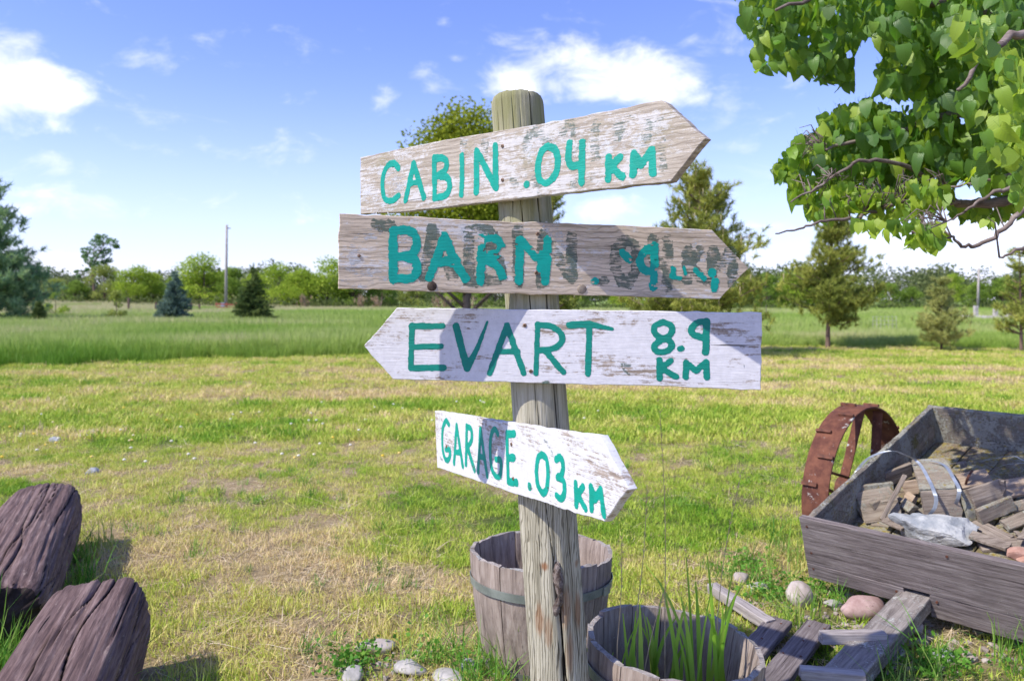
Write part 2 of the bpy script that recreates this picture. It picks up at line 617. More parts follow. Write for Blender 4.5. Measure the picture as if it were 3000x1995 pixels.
def ground_z(x, y):
    x, y = np.asarray(x, float), np.asarray(y, float)
    near = (fbm(x * .5, y * .5, 0, 3, 3) - .5) * .05 * np.clip((y - 3.5) / 6, 0, 1)
    swell = np.clip((y - 45) / 60, 0, 1) ** 2 * (fbm(x * .02 + 4, y * .02, 0, 5, 2)) * .6
    rise = np.clip((-x - 18) / 50, 0, 1) ** 2 * np.clip((y - 25) / 60, 0, 1) * 1.2
    return near + swell + rise


def meadow_edge(x, y):
    """signed distance (about, along y) beyond the mown edge"""
    a = np.arctan2(x, y)
    pts = [(-1.4, 9), (-.8, 13.0), (math.atan(-1179 / FPX), 15.6), (math.atan(-779 / FPX), 17.3), (math.atan(-349 / FPX), 19.3), (math.atan(100 / FPX), 21.5), (math.atan(600 / FPX), 22.8), (math.atan(1179 / FPX), 21.2), (1.0, 20), (1.4, 14)]
    yb = np.interp(a, [p[0] for p in pts], [p[1] for p in pts])
    return y - yb + (fbm(np.asarray(x) * .9 + 5, np.asarray(y) * .2, 0, 8, 3) - .5) * 1.3


def dryness(x, y):
    """0 lush green .. 1 straw, over the mown lawn"""
    x, y = np.asarray(x, float), np.asarray(y, float)
    d = .56 + (fbm(x * .9 + 3, y * .6, 0, 11, 4) - .5) * .60 + (fbm(x * 4, y * 3, 0, 13, 3) - .5) * .75
    def blob(cx, cy, rx, ry, a):
        return a * np.exp(-(((x - cx) / rx) ** 2 + ((y - cy) / ry) ** 2))
    for (px, py, rx, ry, a) in ((700, 1265, .6, .45, .44), (800, 1330, .6, .24, .38), (520, 1390, .5, .25, .15), (620, 1245, .4, .2, .2), (1010, 1350, .4, .18, .3), (260, 1290, .5, .3, .25),
                                (1780, 1300, .5, .3, .30), (1620, 1370, .4, .3, .25), (200, 1000, .9, .28, .5), (790, 990, .8, .2, .45), (60, 1085, 1.0, .25, .4), (620, 995, .3, .1, .3), (980, 900, 2.2, .5, .3),
                                (950, 1180, .55, .5, -.14), (1060, 1200, .5, .5, -.20), (260, 1220, .5, .4, -.15), (900, 930, 1.5, .5, -.65), (520, 985, 1.6, .45, -.5), (150, 1020, 1.0, .4, -.40), (330, 955, 1.2, .4, -.3),
                                (560, 1440, .6, .25, .28), (760, 1480, .5, .2, .30), (1010, 1470, .4, .16, .22), (460, 1540, .3, .14, .2), (900, 1545, .5, .1, .25), (1600, 1200, .7, .6, -.18), (1850, 1050, 1., 1., -.1), (1500, 1100, 1.0, .6, -.05), (1750, 1220, .5, .3, -.22), (1900, 1330, .3, .3, .15)):
        g = G(px, py)
        d = d + blob(g.x, g.y, rx, ry, a * (.45 if a < 0 else 1))
    d = d + np.clip((y - 8.0) / 5, 0, 1) * .04
    # straw lines left by the mower, far right and the middle distance
    d = d + .28 * np.exp(-((y - (11.6 + .22 * x)) / .35) ** 2) + .22 * np.exp(-((y - (14.9 + .05 * x)) / .5) ** 2)
    d = d + .12 * np.sin(y * 3.1 + x * .5) * np.clip((y - 7) / 4, 0, 1)
    return np.clip(d, 0, 1)


def grid_axis(lim, fine, n):
    t = np.linspace(-1, 1, n)
    return np.sign(t) * (fine * np.abs(t) + (lim - fine) * np.abs(t) ** 4)


gx = grid_axis(900, 30, 181)
gy = np.concatenate([np.linspace(-60, 0, 20)[:-1], np.linspace(0, 14, 90)[:-1], np.linspace(14, 120, 70)[:-1], np.linspace(120, 1500, 24)])
GX, GY = np.meshgrid(gx, gy)
gz = ground_z(GX, GY)
gv = np.stack([GX.ravel(), GY.ravel(), gz.ravel()], 1)
nx, ny = len(gx), len(gy)
ii, jj = np.meshgrid(np.arange(nx - 1), np.arange(ny - 1))
q = (jj * nx + ii).ravel()
gf = np.stack([q, q + 1, q + nx + 1, q + nx], 1)
m, b = newmat('lawn_soil_and_straw')
co = b.coord()
n1 = b.noise(co, 1.1, 6, .65)
n2 = b.noise(co, 26, 6, .75)
n3 = b.noise(b.map(co, (1, .6, 1)), 90, 3, .7)
dr = b.n('ShaderNodeAttribute', attribute_name='dry').outputs['Fac']
mead = b.n('ShaderNodeAttribute', attribute_name='meadow').outputs['Fac']
base = b.ramp(b.math('ADD', b.math('MULTIPLY', n2, .6), b.math('MULTIPLY', n3, .4)), [(.3, (.14, .10, .05)), (.5, (.34, .26, .145)), (.72, (.52, .41, .25))])
grn = b.ramp(n2, [(.3, (.05, .08, .016)), (.7, (.16, .20, .05))])
col = b.mix(b.mask(dr, .62, .3), base, grn)
mg = b.mix(n1, (.14, .24, .045), (.28, .34, .10))
col = b.mix(mead, col, mg)
b.bsdf(col, .95, .1, b.math('ADD', n2, n3), .8, .02)
me = mesh_np('ground', gv, gf, m, True)
for nm, val in (('dry', dryness(gv[:, 0], gv[:, 1])), ('meadow', np.clip(meadow_edge(gv[:, 0], gv[:, 1]) / .4, 0, 1))):
    at = me.attributes.new(nm, 'FLOAT', 'POINT')
    at.data.foreach_set('value', np.asarray(val, np.float32))
link('ground', me, kind='structure', label='mown lawn with straw patches running back to the meadow')

# low brown hill far left
hv, hf = [], []
for i in range(41):
    for j in range(13):
        x = -230 + i * 6.0
        y = 150 + j * 8
        a = math.exp(-((x + 132) / 30) ** 2) * math.sin(math.pi * j / 12)
        hv.append((x, y, -.4 + 8.5 * a * (.9 + .2 * float(vnoise(x * .05, y * .05)))))
for i in range(40):
    for j in range(12):
        k = i * 13 + j
        hf.append((k, k + 13, k + 14, k + 1))
m = mat_simple('hill_soil', (.34, .22, .14), (.30, .25, .12), .06, .95, detail=8)
link('hill', mesh_np('hill', hv, hf, m, True), kind='structure', label='low brown hill at the far left')

# ------------------------------------------------------------------ signpost
AX0, AZ0 = Vector((.0144, 2.215, 1.91)), Vector((.133, 2.215, .297))
adir = (AX0 - AZ0).normalized()


def axis_at(z):
    return AZ0 + adir * ((z - AZ0.z) / adir.z)


def post_r(z):
    return float(np.interp(z, [-.2, .3, .8, 1.3, 1.91], [.086, .0815, .079, .0755, .0725]))


def build_post_mesh():
    NZ, NA = 260, 240
    zs = np.linspace(-.25, 1.905, NZ)
    th = np.linspace(0, 2 * np.pi, NA, endpoint=False)
    Z, T = np.meshgrid(zs, th, indexing='ij')
    r = np.interp(Z, [-.25, .3, .8, 1.3, 1.91], [.087, .0815, .079, .0755, .0725])
    cx, sx = np.cos(T), np.sin(T)
    r = r * (1 + (fbm(cx * 1.2 + 5, sx * 1.2, Z * 1.5, 2, 3) - .5) * .035)
    r = r + (fbm(cx * 16, sx * 16, Z * 1.3, 4, 3) - .5) * .0022
    # drying splits: (angle, wander, z0, z1, depth, width)
    for (a, w, z0, z1, dep, wid, sd) in ((-1.78, .16, 1.02, 1.95, .012, .030, 1), (-1.02, .10, .8, 1.95, .020, .045, 2), (-2.15, .08, 1.3, 1.95, .008, .02, 3), (-1.45, .08, 1.5, 1.95, .006, .018, 4),
                                         (-1.55, .18, -.2, 1.10, .012, .028, 5), (-.85, .12, .3, 1.25, .016, .032, 6), (-2.0, .14, .5, 1.05, .007, .02, 7), (-1.30, .20, -.2, .62, .020, .045, 8), (-2.5, .1, .1, 1.9, .008, .02, 9),
                                         (-.35, .1, 0, 1.9, .01, .025, 10), (.8, .2, 0, 1.9, .02, .04, 11), (2.2, .2, 0, 1.9, .02, .04, 12), (-1.85, .1, -.2, .55, .006, .018, 13), (-1.15, .1, .62, 1.0, .006, .018, 14)):
        c = a + (vnoise(Z * 2.2, sd, 0, 50 + sd) - .5) * w * 1.6 - (Z - 1) * .05
        env = np.clip((Z - z0) / .12, 0, 1) * np.clip((z1 - Z) / .12, 0, 1)
        dd = np.abs(np.angle(np.exp(1j * (T - c))))
        r = r - dep * .8 * env * np.clip(1 - dd / (wid * .62), 0, 1)
    # torn knot low on the front
    ka, kz = -1.42, .575
    da = np.angle(np.exp(1j * (T - ka)))
    e = np.exp(-((da / .30) ** 2 + ((Z - kz) / .16) ** 2))
    r = r + .011 * e
    r = r - .020 * np.exp(-((da / .13) ** 2 + ((Z - kz - .005) / .10) ** 2))
    r = r - .008 * np.exp(-(((da + .02) / .10) ** 2 + ((Z - .37) / .10) ** 2))
    ax = np.stack([AZ0.x + adir.x * (Z - AZ0.z) / adir.z, np.full_like(Z, AZ0.y), Z], -1)
    top = np.clip((Z - 1.892) / .013, 0, 1)
    r = r * (1 - .05 * top ** 2)
    X = ax[..., 0] + r * cx
    Y = ax[..., 1] + r * sx
    # the sawn top slopes away a little and is not level
    Zt = Z + np.clip((Z - 1.80) / .1, 0, 1) * (sx * r * -.16 + cx * r * .02) + np.clip((Z - 1.88) / .02, 0, 1) * (fbm(cx * 6, sx * 6, 0, 30) - .5) * .006
    v = np.stack([X, Y, Zt], -1).reshape(-1, 3)
    i, k = np.meshgrid(np.arange(NZ - 1), np.arange(NA), indexing='ij')
    k2 = (k + 1) % NA
    f = np.stack([i * NA + k, i * NA + k2, (i + 1) * NA + k2, (i + 1) * NA + k], -1).reshape(-1, 4)
    f = [tuple(int(t) for t in qq) for qq in f]
    c = len(v)
    v = np.vstack([v, [[axis_at(1.905).x, AZ0.y, 1.900]]])
    f += [((NZ - 1) * NA + k, (NZ - 1) * NA + (k + 1) % NA, c) for k in range(NA)]
    return v, f


def mat_post():
    m, b = newmat('post_timber')
    co = b.coord()
    x = b.xyz(co)
    # cathedral rings: distance field warped by slow noise, tight low down on the left flank
    wv = b.n('ShaderNodeTexWave', wave_type='BANDS', bands_direction='X')
    b.put(wv.inputs['Vector'], b.map(co, (1, .6, .16)))
    wv.inputs['Scale'].default_value = 46
    wv.inputs['Distortion'].default_value = 11
    wv.inputs['Detail'].default_value = 2.5
    wv.inputs['Detail Scale'].default_value = 1.2
    g1 = b.noise(b.map(co, (30, 30, 1.2)), 2, 8, .66, .4)
    g2 = b.noise(b.map(co, (110, 110, 4)), 2, 5, .7, .2)
    big = b.noise(b.map(co, (3, 3, 1.5)), 2.2, 5, .6)
    col = b.ramp(g1, [(.25, (.20, .18, .12)), (.5, (.42, .39, .29)), (.78, (.60, .57, .46))])
    col = b.mix(b.math('MULTIPLY', b.mask(g2, .55, .75), .5), col, (.10, .085, .055))
    ringm = b.math('MULTIPLY', b.mask(wv.outputs['Fac'], .35, .05), b.mask(x[2], 1.15, .85))
    col = b.mix(b.math('MULTIPLY', ringm, .72), col, (.12, .105, .07))
    # green algae towards the top
    alg = b.math('MULTIPLY', b.mask(x[2], .95, 1.75), b.mask(b.noise(b.map(co, (8, 8, 2), (1, 4, 2)), 2.4, 5, .6), .22, .62))
    col = b.mix(b.math('MULTIPLY', alg, .72), col, (.22, .225, .075))
    # orange heartwood blushes near the knots
    for (px, py, ra, rz, a) in ((1254, 1303, .013, .016, .8), (1333, 1305, .012, .018, .9), (1243, 1432, .016, .05, .55), (1262, 1455, .012, .05, .45), (1334, 1410, .012, .06, .6), (1313, 1505, .012, .07, .5), (1300, 1400, .02, .06, .5)):
        p = P(px, py, 2.14)
        d = b.vmath('LENGTH', b.vmath('MULTIPLY', b.vmath('SUBTRACT', co, tuple(p)), (1 / ra, .2 / ra, 1 / rz)), None, 1)
        mk = b.math('MULTIPLY', b.mask(b.math('ADD', d, b.math('MULTIPLY', b.math('SUBTRACT', g1, .5), 1.6)), 1.15, .5), a)
        col = b.mix(mk, col, (.24, .095, .03))
    cr = b.mask(b.noise(b.map(co, (60, 60, 1.5), (4, 2, 7)), 1.5, 3, .5, .2), .69, .73)
    col = b.mix(b.math('MULTIPLY', cr, .75), col, (.03, .024, .016))
    # darker where the open splits and the torn knot cut in
    pt = b.n('ShaderNodeAttribute', attribute_name='split').outputs['Fac']
    col = b.mix(b.math('MULTIPLY', b.mask(pt, .15, .6), .93), col, (.018, .013, .009))
    h = b.math('ADD', b.math('MULTIPLY', g1, .5), b.math('MULTIPLY', g2, .5))
    h = b.math('SUBTRACT', h, b.math('MULTIPLY', ringm, .35))
    h = b.math('SUBTRACT', h, b.math('MULTIPLY', cr, .7))
    b.bsdf(col, .88, .2, h, .6, .004)
    return m


post_root = empty('signpost', AZ0 - Vector((0, 0, .297)), 'weathered round wooden signpost carrying four painted arrow boards', 'signpost')
pv, pf = build_post_mesh()
pm = mesh_np('post', pv, pf, mat_post(), True)
# how deep each vertex lies below the smoothed outline, for the darker splits
rad = np.hypot(pv[:, 0] - (AZ0.x + adir.x * (pv[:, 2] - AZ0.z) / adir.z), pv[:, 1] - AZ0.y)
base_r = np.interp(pv[:, 2], [-.25, .3, .8, 1.3, 1.91], [.087, .0815, .079, .0755, .0725])
dep = np.clip((base_r - rad - .0035) / .006, 0, 1)
dep[pv[:, 2] > 1.893] = 0
pm.attributes.new('split', 'FLOAT', 'POINT').data.foreach_set('value', dep.astype(np.float32))
pm.set_sharp_from_angle(angle=R(48))
link('post', pm, parent=post_root, M=Matrix())

# torn knot: a splintered branch stub in the hollow
kz = .575
kc = axis_at(kz) + Vector((math.cos(-1.42), math.sin(-1.42), 0)) * .072
kp = [kc + Vector((.000, .004, .075)), kc + Vector((-.004, -.010, .05)), kc + Vector((.002, -.014, .015)), kc + Vector((.004, -.011, -.02)), kc + Vector((-.006, -.010, -.055)), kc + Vector((-.010, .002, -.085))]
kv, kf = tube(smooth_path(kp, 12), [.003, .008, .011, .010, .012, .009, .011, .008, .010, .009, .010, .006, .002], 14, True, .42, random.Random(4))
link('knot_stub', mesh_np('knot_stub', kv, kf, mat_simple('knot_wood', (.07, .045, .035), (.30, .25, .22), 70, .8, bump=1., bd=.006), True), parent=post_root, M=Matrix())


class Board:
    """An arrow board: outline corners as photographed, the plane found from the heights of its two ends."""

    def __init__(s, left, right, h_left, h_right, outline, tilt, thick, mat, label):
        # ends: image x and the image heights there -> depth ratio
        lx, ly = left
        rx, ry = right
        lo, hi = .05, .5
        zc = None
        for _ in range(60):
            hh = (lo + hi) / 2
            A = P(lx, ly, FPX * hh / h_left)
            B = P(rx, ry, FPX * hh / h_right)
            u = Vector((B.x - A.x, B.y - A.y, 0)).normalized()
            n = Vector((u.y, -u.x, 0))          # faces the camera
            px_ax = None
            # height where the board crosses the post
            t = max(0, min(1, (axis_at(1.3) - A).dot(u) / (B - A).length))
            zc = A.z + (B.z - A.z) * t
            ax = axis_at(zc)
            dist = (A - ax).dot(n)
            if dist < post_r(zc) + thick + .0015:
                hi = hh          # too near the axis: it must come closer to the camera
            else:
                lo = hh
        s.h = hh
        s.u, s.n, s.o = u, n, A
        s.M = Matrix(((u.x, -n.x, 0, A.x), (u.y, -n.y, 0, A.y), (u.z, -n.z, 1, A.z), (0, 0, 0, 1)))
        s.Mi = s.M.inverted()
        s.thick = thick
        s.outline = [s.loc(*q) for q in outline]
        s.mat = mat
        s.label = label
        s.build()

    def loc(s, px, py):
        d = px_dir(px, py)
        o = Vector((0, 0, EYE))
        t = (s.o - o).dot(s.n) / d.dot(s.n)
        q = s.Mi @ (o + d * t)
        return (q.x, q.z)

    def build(s):
        rg = random.Random(s.label)
        # densify and roughen the outline
        pts = []
        n = len(s.outline)
        for i in range(n):
            a, c = Vector(s.outline[i]), Vector(s.outline[(i + 1) % n])
            L = (c - a).length
            k = max(2, int(L / .007))
            nr = Vector((-(c - a).y, (c - a).x)).normalized()
            for j in range(k):
                t = j / k
                p = a.lerp(c, t)
                env = min(1, min(t, 1 - t) * 12)
                am = .0016 if L < .3 else .0008
                off = (float(fbm(p.x * 30, p.y * 30, i, 21)) - .5) * 4 * am * env
                off += (float(vnoise(p.x * 4, p.y * 4, i, 22)) - .5) * .003 * env
                pts.append(p + nr * off)
        m = len(pts)
        bv = .0016
        cx = sum((p.x for p in pts)) / m
        cz = sum((p.y for p in pts)) / m
        lay = []
        for (y, inset) in ((0, bv), (bv, 0), (s.thick * .5, rg.uniform(-.0006, .0006)), (s.thick - bv, 0), (s.thick, bv)):
            lay.append([(p.x, p.y, y, inset) for p in pts])
        v, f = [], []
        for L_ in lay:
            for i, (x, zz, y, ins) in enumerate(L_):
                a, c = pts[i - 1], pts[(i + 1) % m]
                t = (c - a).normalized()
                nn = Vector((-t.y, t.x))
                if nn.dot(Vector((x - cx, zz - cz))) > 0:
                    nn = -nn
                v.append((x + nn.x * ins, y, zz + nn.y * ins))
        for L_ in range(4):
            for i in range(m):
                i2 = (i + 1) % m
                f.append((L_ * m + i, L_ * m + i2, (L_ + 1) * m + i2, (L_ + 1) * m + i))
        f.append(tuple(range(m)))
        f.append(tuple(4 * m + i for i in range(m - 1, -1, -1)))
        me = mesh_np('sign_board', v, f, s.mat)
        import bmesh
        bm = bmesh.new()
        bm.from_mesh(me)
        bmesh.ops.recalc_face_normals(bm, faces=bm.faces)
        bm.to_mesh(me)
        bm.free()
        s.obj = link('sign_board', me, s.M, post_root, s.label)

    def letter(s, strokes, width, mat, name='letter', lift=.0007, chip=0., edge=.10, seed=0, cell=.0022, wmul=None, label=None, ghost=False):
        """brush strokes given as image polylines; joined through one distance field so the paint has a single skin"""
        segs = []
        for st in strokes:
            w = width
            if isinstance(st, dict):
                w = width * st['w']
                pp = st['p']
            else:
                pp = st
            q3 = [Vector((*s.loc(*p), 0)) for p in pp]
            if len(q3) > 2:
                q3 = smooth_path(q3, 8 * (len(q3) - 1)) if not (isinstance(st, dict) and st.get('sharp')) else q3
            if len(q3) == 1:
                q3 = [q3[0], q3[0] + Vector((.0004, .0004, 0))]
            w2 = w
            if isinstance(st, dict) and 'w2' in st:
                w2 = width * st['w2']
            for i in range(len(q3) - 1):
                t0, t1 = i / (len(q3) - 1), (i + 1) / (len(q3) - 1)
                segs.append((q3[i].x, q3[i].y, q3[i + 1].x, q3[i + 1].y, (w + (w2 - w) * t0) / 2, (w + (w2 - w) * t1) / 2))
        S = np.array(segs)
        pad = width
        x0, x1 = S[:, [0, 2]].min() - pad, S[:, [0, 2]].max() + pad
        z0, z1 = S[:, [1, 3]].min() - pad, S[:, [1, 3]].max() + pad
        xs, zs = np.arange(x0, x1, cell), np.arange(z0, z1, cell)
        X, Zz = np.meshgrid(xs, zs)

        def sdf(X, Zz):
            d = np.full(X.shape, 9.)
            for (ax, az, bx, bz, wa, wb) in S:
                vx, vz = bx - ax, bz - az
                L2 = vx * vx + vz * vz + 1e-12
                t = np.clip(((X - ax) * vx + (Zz - az) * vz) / L2, 0, 1)
                d = np.minimum(d, np.hypot(X - ax - vx * t, Zz - az - vz * t) - (wa + (wb - wa) * t))
            e = width * edge
            d = d + (fbm(X * 70, Zz * 70, 0, 31 + seed, 2) - .5) * 2 * e + (fbm(X * 60, Zz * 420, 0, 41 + seed, 2) - .5) * 1.6 * e
            if chip:
                c = fbm(X * 45, Zz * 120, 0, 61 + seed, 3) * .6 + fbm(X * 18, Zz * 26, 0, 71 + seed, 2) * .5
                d = np.maximum(d, (c - (.80 - chip * .38)) * .05)
            return d
        Dv = sdf(X, Zz)
        ins = Dv < 0
        cellin = ins[:-1, :-1] | ins[1:, :-1] | ins[:-1, 1:] | ins[1:, 1:]
        eps = cell * .3
        gxx = (sdf(X + eps, Zz) - sdf(X - eps, Zz)) / (2 * eps)
        gzz = (sdf(X, Zz + eps) - sdf(X, Zz - eps)) / (2 * eps)
        gl = np.maximum(np.hypot(gxx, gzz), .6)
        mv = np.clip(Dv, 0, cell * 1.2) / gl
        X2 = np.where(ins, X, X - gxx / gl * mv)
        Z2 = np.where(ins, Zz, Zz - gzz / gl * mv)
        idx = -np.ones(X.shape, int)
        jz, jx = np.nonzero(cellin)
        quad = [(jz, jx), (jz, jx + 1), (jz + 1, jx + 1), (jz + 1, jx)]
        used = np.zeros(X.shape, bool)
        for a, c in quad:
            used[a, c] = True
        idx[used] = np.arange(used.sum())
        v = np.stack([X2[used], np.full(used.sum(), -lift), Z2[used]], 1)
        if not ghost:
            v[:, 1] -= (fbm(v[:, 0] * 50, v[:, 2] * 300, 0, 9, 2) - .3) * .0004 * (Dv[used] < 0)
        f = np.stack([idx[a, c] for a, c in quad], 1)
        me = mesh_np(name, v, f, mat, True)
        return link(name, me, s.M, s.obj, label)

    def screw(s, px, py, r=.0052, nail=False):
        x, zz = s.loc(px, py)
        seg = 12
        v, f = [], []
        for (rr, y) in ((r, -.0002), (r, -.0016), (r * .75, -.0026), (r * .42, -.0027)) if not nail else ((r * .8, -.0002), (r * .8, -.002), (r * .3, -.0028)):
            for k in range(seg):
                a = 2 * math.pi * k / seg
                v.append((x + rr * math.cos(a), y, zz + rr * math.sin(a)))
        L = len(v) // seg
        for i in range(L - 1):
            for k in range(seg):
                f.append((i * seg + k, i * seg + (k + 1) % seg, (i + 1) * seg + (k + 1) % seg, (i + 1) * seg + k))
        f.append(tuple((L - 1) * seg + k for k in range(seg)))
        me = mesh_np('screw', v, f, M['screw'])
        if not nail:
            # cross recess
            n0 = len(v)
            w, l = r * .13, r * .5
            me.materials.append(M['screw_hole'])
            vv = list(v)
            ff = list(f)
            for (a, c) in ((w, l), (l, w)):
                n0 = len(vv)
                yy = -.0031 - .0002 * (a > c)
                vv += [(x - a, yy, zz - c), (x + a, yy, zz - c), (x + a, yy, zz + c), (x - a, yy, zz + c)]
                ff.append((n0, n0 + 1, n0 + 2, n0 + 3))
            me = mesh_np('screw', vv, ff, M['screw'])
            me.materials.append(M['screw_hole'])
            for p in me.polygons[-2:]:
                p.material_index = 1
        link('nail' if nail else 'screw', me, s.M, s.obj)


def teal(name, c, c2, chip, seed, thin=.0):
    m, b = newmat(name)
    co = b.map(b.coord(), (1, 1, 1), (seed, 0, seed))
    g = b.noise(b.map(co, (9, 1, 120)), 2, 6, .7, .3)
    n = b.noise(co, 24, 5, .65)
    col = b.mix(b.mask(n, .3, .7), c, c2)
    col = b.mix(b.math('MULTIPLY', b.mask(g, .5, .78), .55), col, tuple(k * .5 for k in c))
    al = b.math('ADD', b.math('MULTIPLY', g, .7), b.math('MULTIPLY', n, .55))
    al = b.mask(al, chip - .03, chip + .03)
    if thin:
        al = b.math('MULTIPLY', al, thin)
    b.bsdf(col, .5, .35, g, .5, .003, alpha=al)
    return m


T_BRIGHT = teal('teal_paint', (.0, .285, .205), (.0, .36, .265), .36, 1)
T_BARN = teal('teal_paint_flaking', (.0, .34, .265), (.0, .41, .32), .39, 2)
T_EVART = teal('deep_green_paint', (.0, .20, .148), (.0, .235, .175), .34, 3)  # teal lettering, colour darkened for the weaker light this board gets
T_OLD = teal('old_green_paint', (.05, .11, .08), (.10, .17, .13), .60, 4, .62)
T_OLD2 = teal('old_green_paint_worn', (.06, .125, .09), (.16, .23, .19), .655, 5, .52)
T_WHITE = teal('old_white_paint', (.62, .63, .63), (.74, .75, .75), .66, 6, .75)

A_ = lambda x, y: (746.7 + x * .4, 172.9 + y * .4)        # upper enlargement -> photograph
B_ = lambda x, y: (786 + x * .4333, 668.1 + y * .4333)    # lower enlargement -> photograph
SA = lambda *p: [A_(*q) for q in p]
SB = lambda *p: [B_(*q) for q in p]

m_cabin = mat_sign('cabin_board_timber', .70, (.46, .405, .33), (.20, .16, .12), (.70, .70, .70), seed=1.3, thr=.735, algae=.45)
m_barn = mat_sign('barn_board_timber', .70, (.68, .56, .42), (.20, .155, .11), seed=4.1, thr=.80, lichen=.9, algae=.32)
m_evart = mat_sign('evart_board_timber', .97, (.40, .33, .27), (.16, .12, .09), (.72, .71, .735), seed=7.7, thr=.565, lichen=.3, algae=.1)
m_garage = mat_sign('garage_board_timber', .97, (.44, .37, .31), (.18, .14, .11), (.70, .70, .705), seed=9.9, thr=.555, lichen=.5, algae=.1)

bd = Board((829, 428), (1528, 325), 131, 187, [(829, 363), (1000, 327), (1200, 293), (1400, 256), (1522, 231), (1625, 319), (1545, 418), (1380, 436), (1150, 463), (905, 490), (830, 494)], 0, .026, m_cabin, 'topmost arrow board pointing right, reading CABIN .04 KM')
w_ = .0200
for st in (
        [{'p': SA((428, 540), (405, 510), (372, 518), (345, 560), (336, 620), (341, 690), (362, 722), (400, 718), (428, 698)), 'w': 1}],
        [SA((468, 722), (515, 508)), SA((515, 508), (574, 705)), {'p': SA((490, 628), (550, 612)), 'w': .8}],
        [SA((633, 475), (636, 710)), SA((636, 480), (690, 482), (706, 518), (688, 558), (640, 585)), SA((646, 582), (708, 590), (722, 640), (700, 692), (638, 708))],
        [{'p': SA((792, 462), (794, 575), (790, 688)), 'w': .9}],
        [SA((878, 438), (876, 672)), SA((880, 440), (986, 646)), SA((985, 410), (989, 650))],
        [{'p': SA((1163, 634)), 'w': 1.05}],
        [SA((1290, 411), (1326, 430), (1345, 490), (1334, 565), (1290, 618), (1250, 612), (1230, 560), (1240, 470), (1262, 428), (1290, 411))],
        [SA((1412, 396), (1407, 490), (1424, 522), (1480, 515)), SA((1487, 388), (1481, 616))],
        [SA((1638, 474), (1636, 596)), SA((1702, 476), (1648, 528)), SA((1650, 532), (1716, 585))],
        [SA((1778, 572), (1782, 452)), SA((1782, 452), (1826, 515)), SA((1826, 515), (1882, 436)), SA((1884, 436), (1892, 566))]):
    bd.letter(st, w_, T_BRIGHT, seed=len(st) * 3 + int(str(len(str(st)))[-1]))
for st in (
        [SA((922, 375), (925, 470))], [SA((800, 400), (798, 470))],
        [SA((1180, 345), (1240, 330), (1280, 380))], [SA((1340, 370), (1400, 290), (1440, 300), (1450, 380), (1440, 640))], [SA((1560, 290), (1556, 600))],
        [SA((1690, 260), (1690, 360)), SA((1760, 250), (1700, 310))], [SA((1850, 380), (1860, 290)), SA((1930, 280), (1945, 520))], [SA((1100, 640)), SA((1090, 610))], [SA((1160, 390), (1180, 560), (1230, 650))]):
    bd.letter(st, .026, T_OLD2, 'faded_letter', .0003, .25, .2, seed=7, ghost=True)
for st in ([SA((350, 560), (420, 640), (390, 740))], [SA((830, 420), (900, 560), (940, 640))], [SA((1200, 400), (1290, 430), (1390, 420), (1290, 540))], [SA((1620, 470), (1760, 400), (1880, 420))], [SA((250, 700), (330, 740), (480, 560))]):
    bd.letter(st, .055, T_WHITE, 'paint_patch', .0002, .25, .3, seed=11, ghost=True)
for q_ in ((1027, 410), (1027, 604)):
    bd.screw(*A_(*q_))
B1 = bd

bd = Board((781, 578), (1640, 605), 173, 158, [(781, 492), (1000, 502), (1200, 512), (1400, 518), (1640, 530), (1724, 618), (1657, 689), (1400, 681), (1200, 676), (1000, 672), (779, 665)], 0, .030, m_barn, 'second arrow board pointing right, greyest, reading BARN .09 KM in flaking paint')
w_ = .0222
for st, ch in (
        ([{'p': SA((398, 900), (396, 1172)), 'w': 1.}, SA((398, 900), (480, 893), (524, 930), (528, 985), (500, 1028), (415, 1048)), SA((440, 1044), (515, 1062), (533, 1110), (508, 1165), (400, 1176))], 0),
        ([SA((606, 1165), (692, 925)), SA((692, 925), (755, 1075), (812, 1172)), {'p': SA((650, 1078), (760, 1076)), 'w': 1.1}], .06),
        ([SA((905, 942), (899, 1188)), SA((905, 940), (970, 935), (1012, 968), (1004, 1020), (920, 1048)), SA((930, 1056), (1000, 1110), (1036, 1182))], .22),
        ([SA((1126, 948), (1121, 1182)), SA((1132, 950), (1218, 1048)), SA((1285, 948), (1284, 1008)), SA((1252, 1030), (1245, 1110)), SA((1282, 1060), (1270, 1185))], .18),
        ([{'p': SA((1556, 1190)), 'w': .9}], .2),
        ([SA((1718, 1022), (1752, 1060))], .3),
        ([SA((1902, 990), (1848, 1012), (1818, 1062), (1832, 1112), (1880, 1130), (1905, 1085)), SA((1902, 985), (1895, 1220))], .12),
        ([{'p': SA((2010, 1115), (2006, 1148)), 'w': .8}, {'p': SA((1998, 1166), (2048, 1169)), 'w': .5}], .05),
        ([{'p': SA((2072, 1112), (2078, 1145)), 'w': .5}, {'p': SA((2138, 1124), (2186, 1172)), 'w': .75}], .05),
        ([{'p': SA((2232, 1140)), 'w': 1.2}, SA((2248, 1185), (2244, 1225))], .3)):
    bd.letter(st, w_, T_BARN, chip=ch, edge=.12, seed=len(str(st)) % 13)
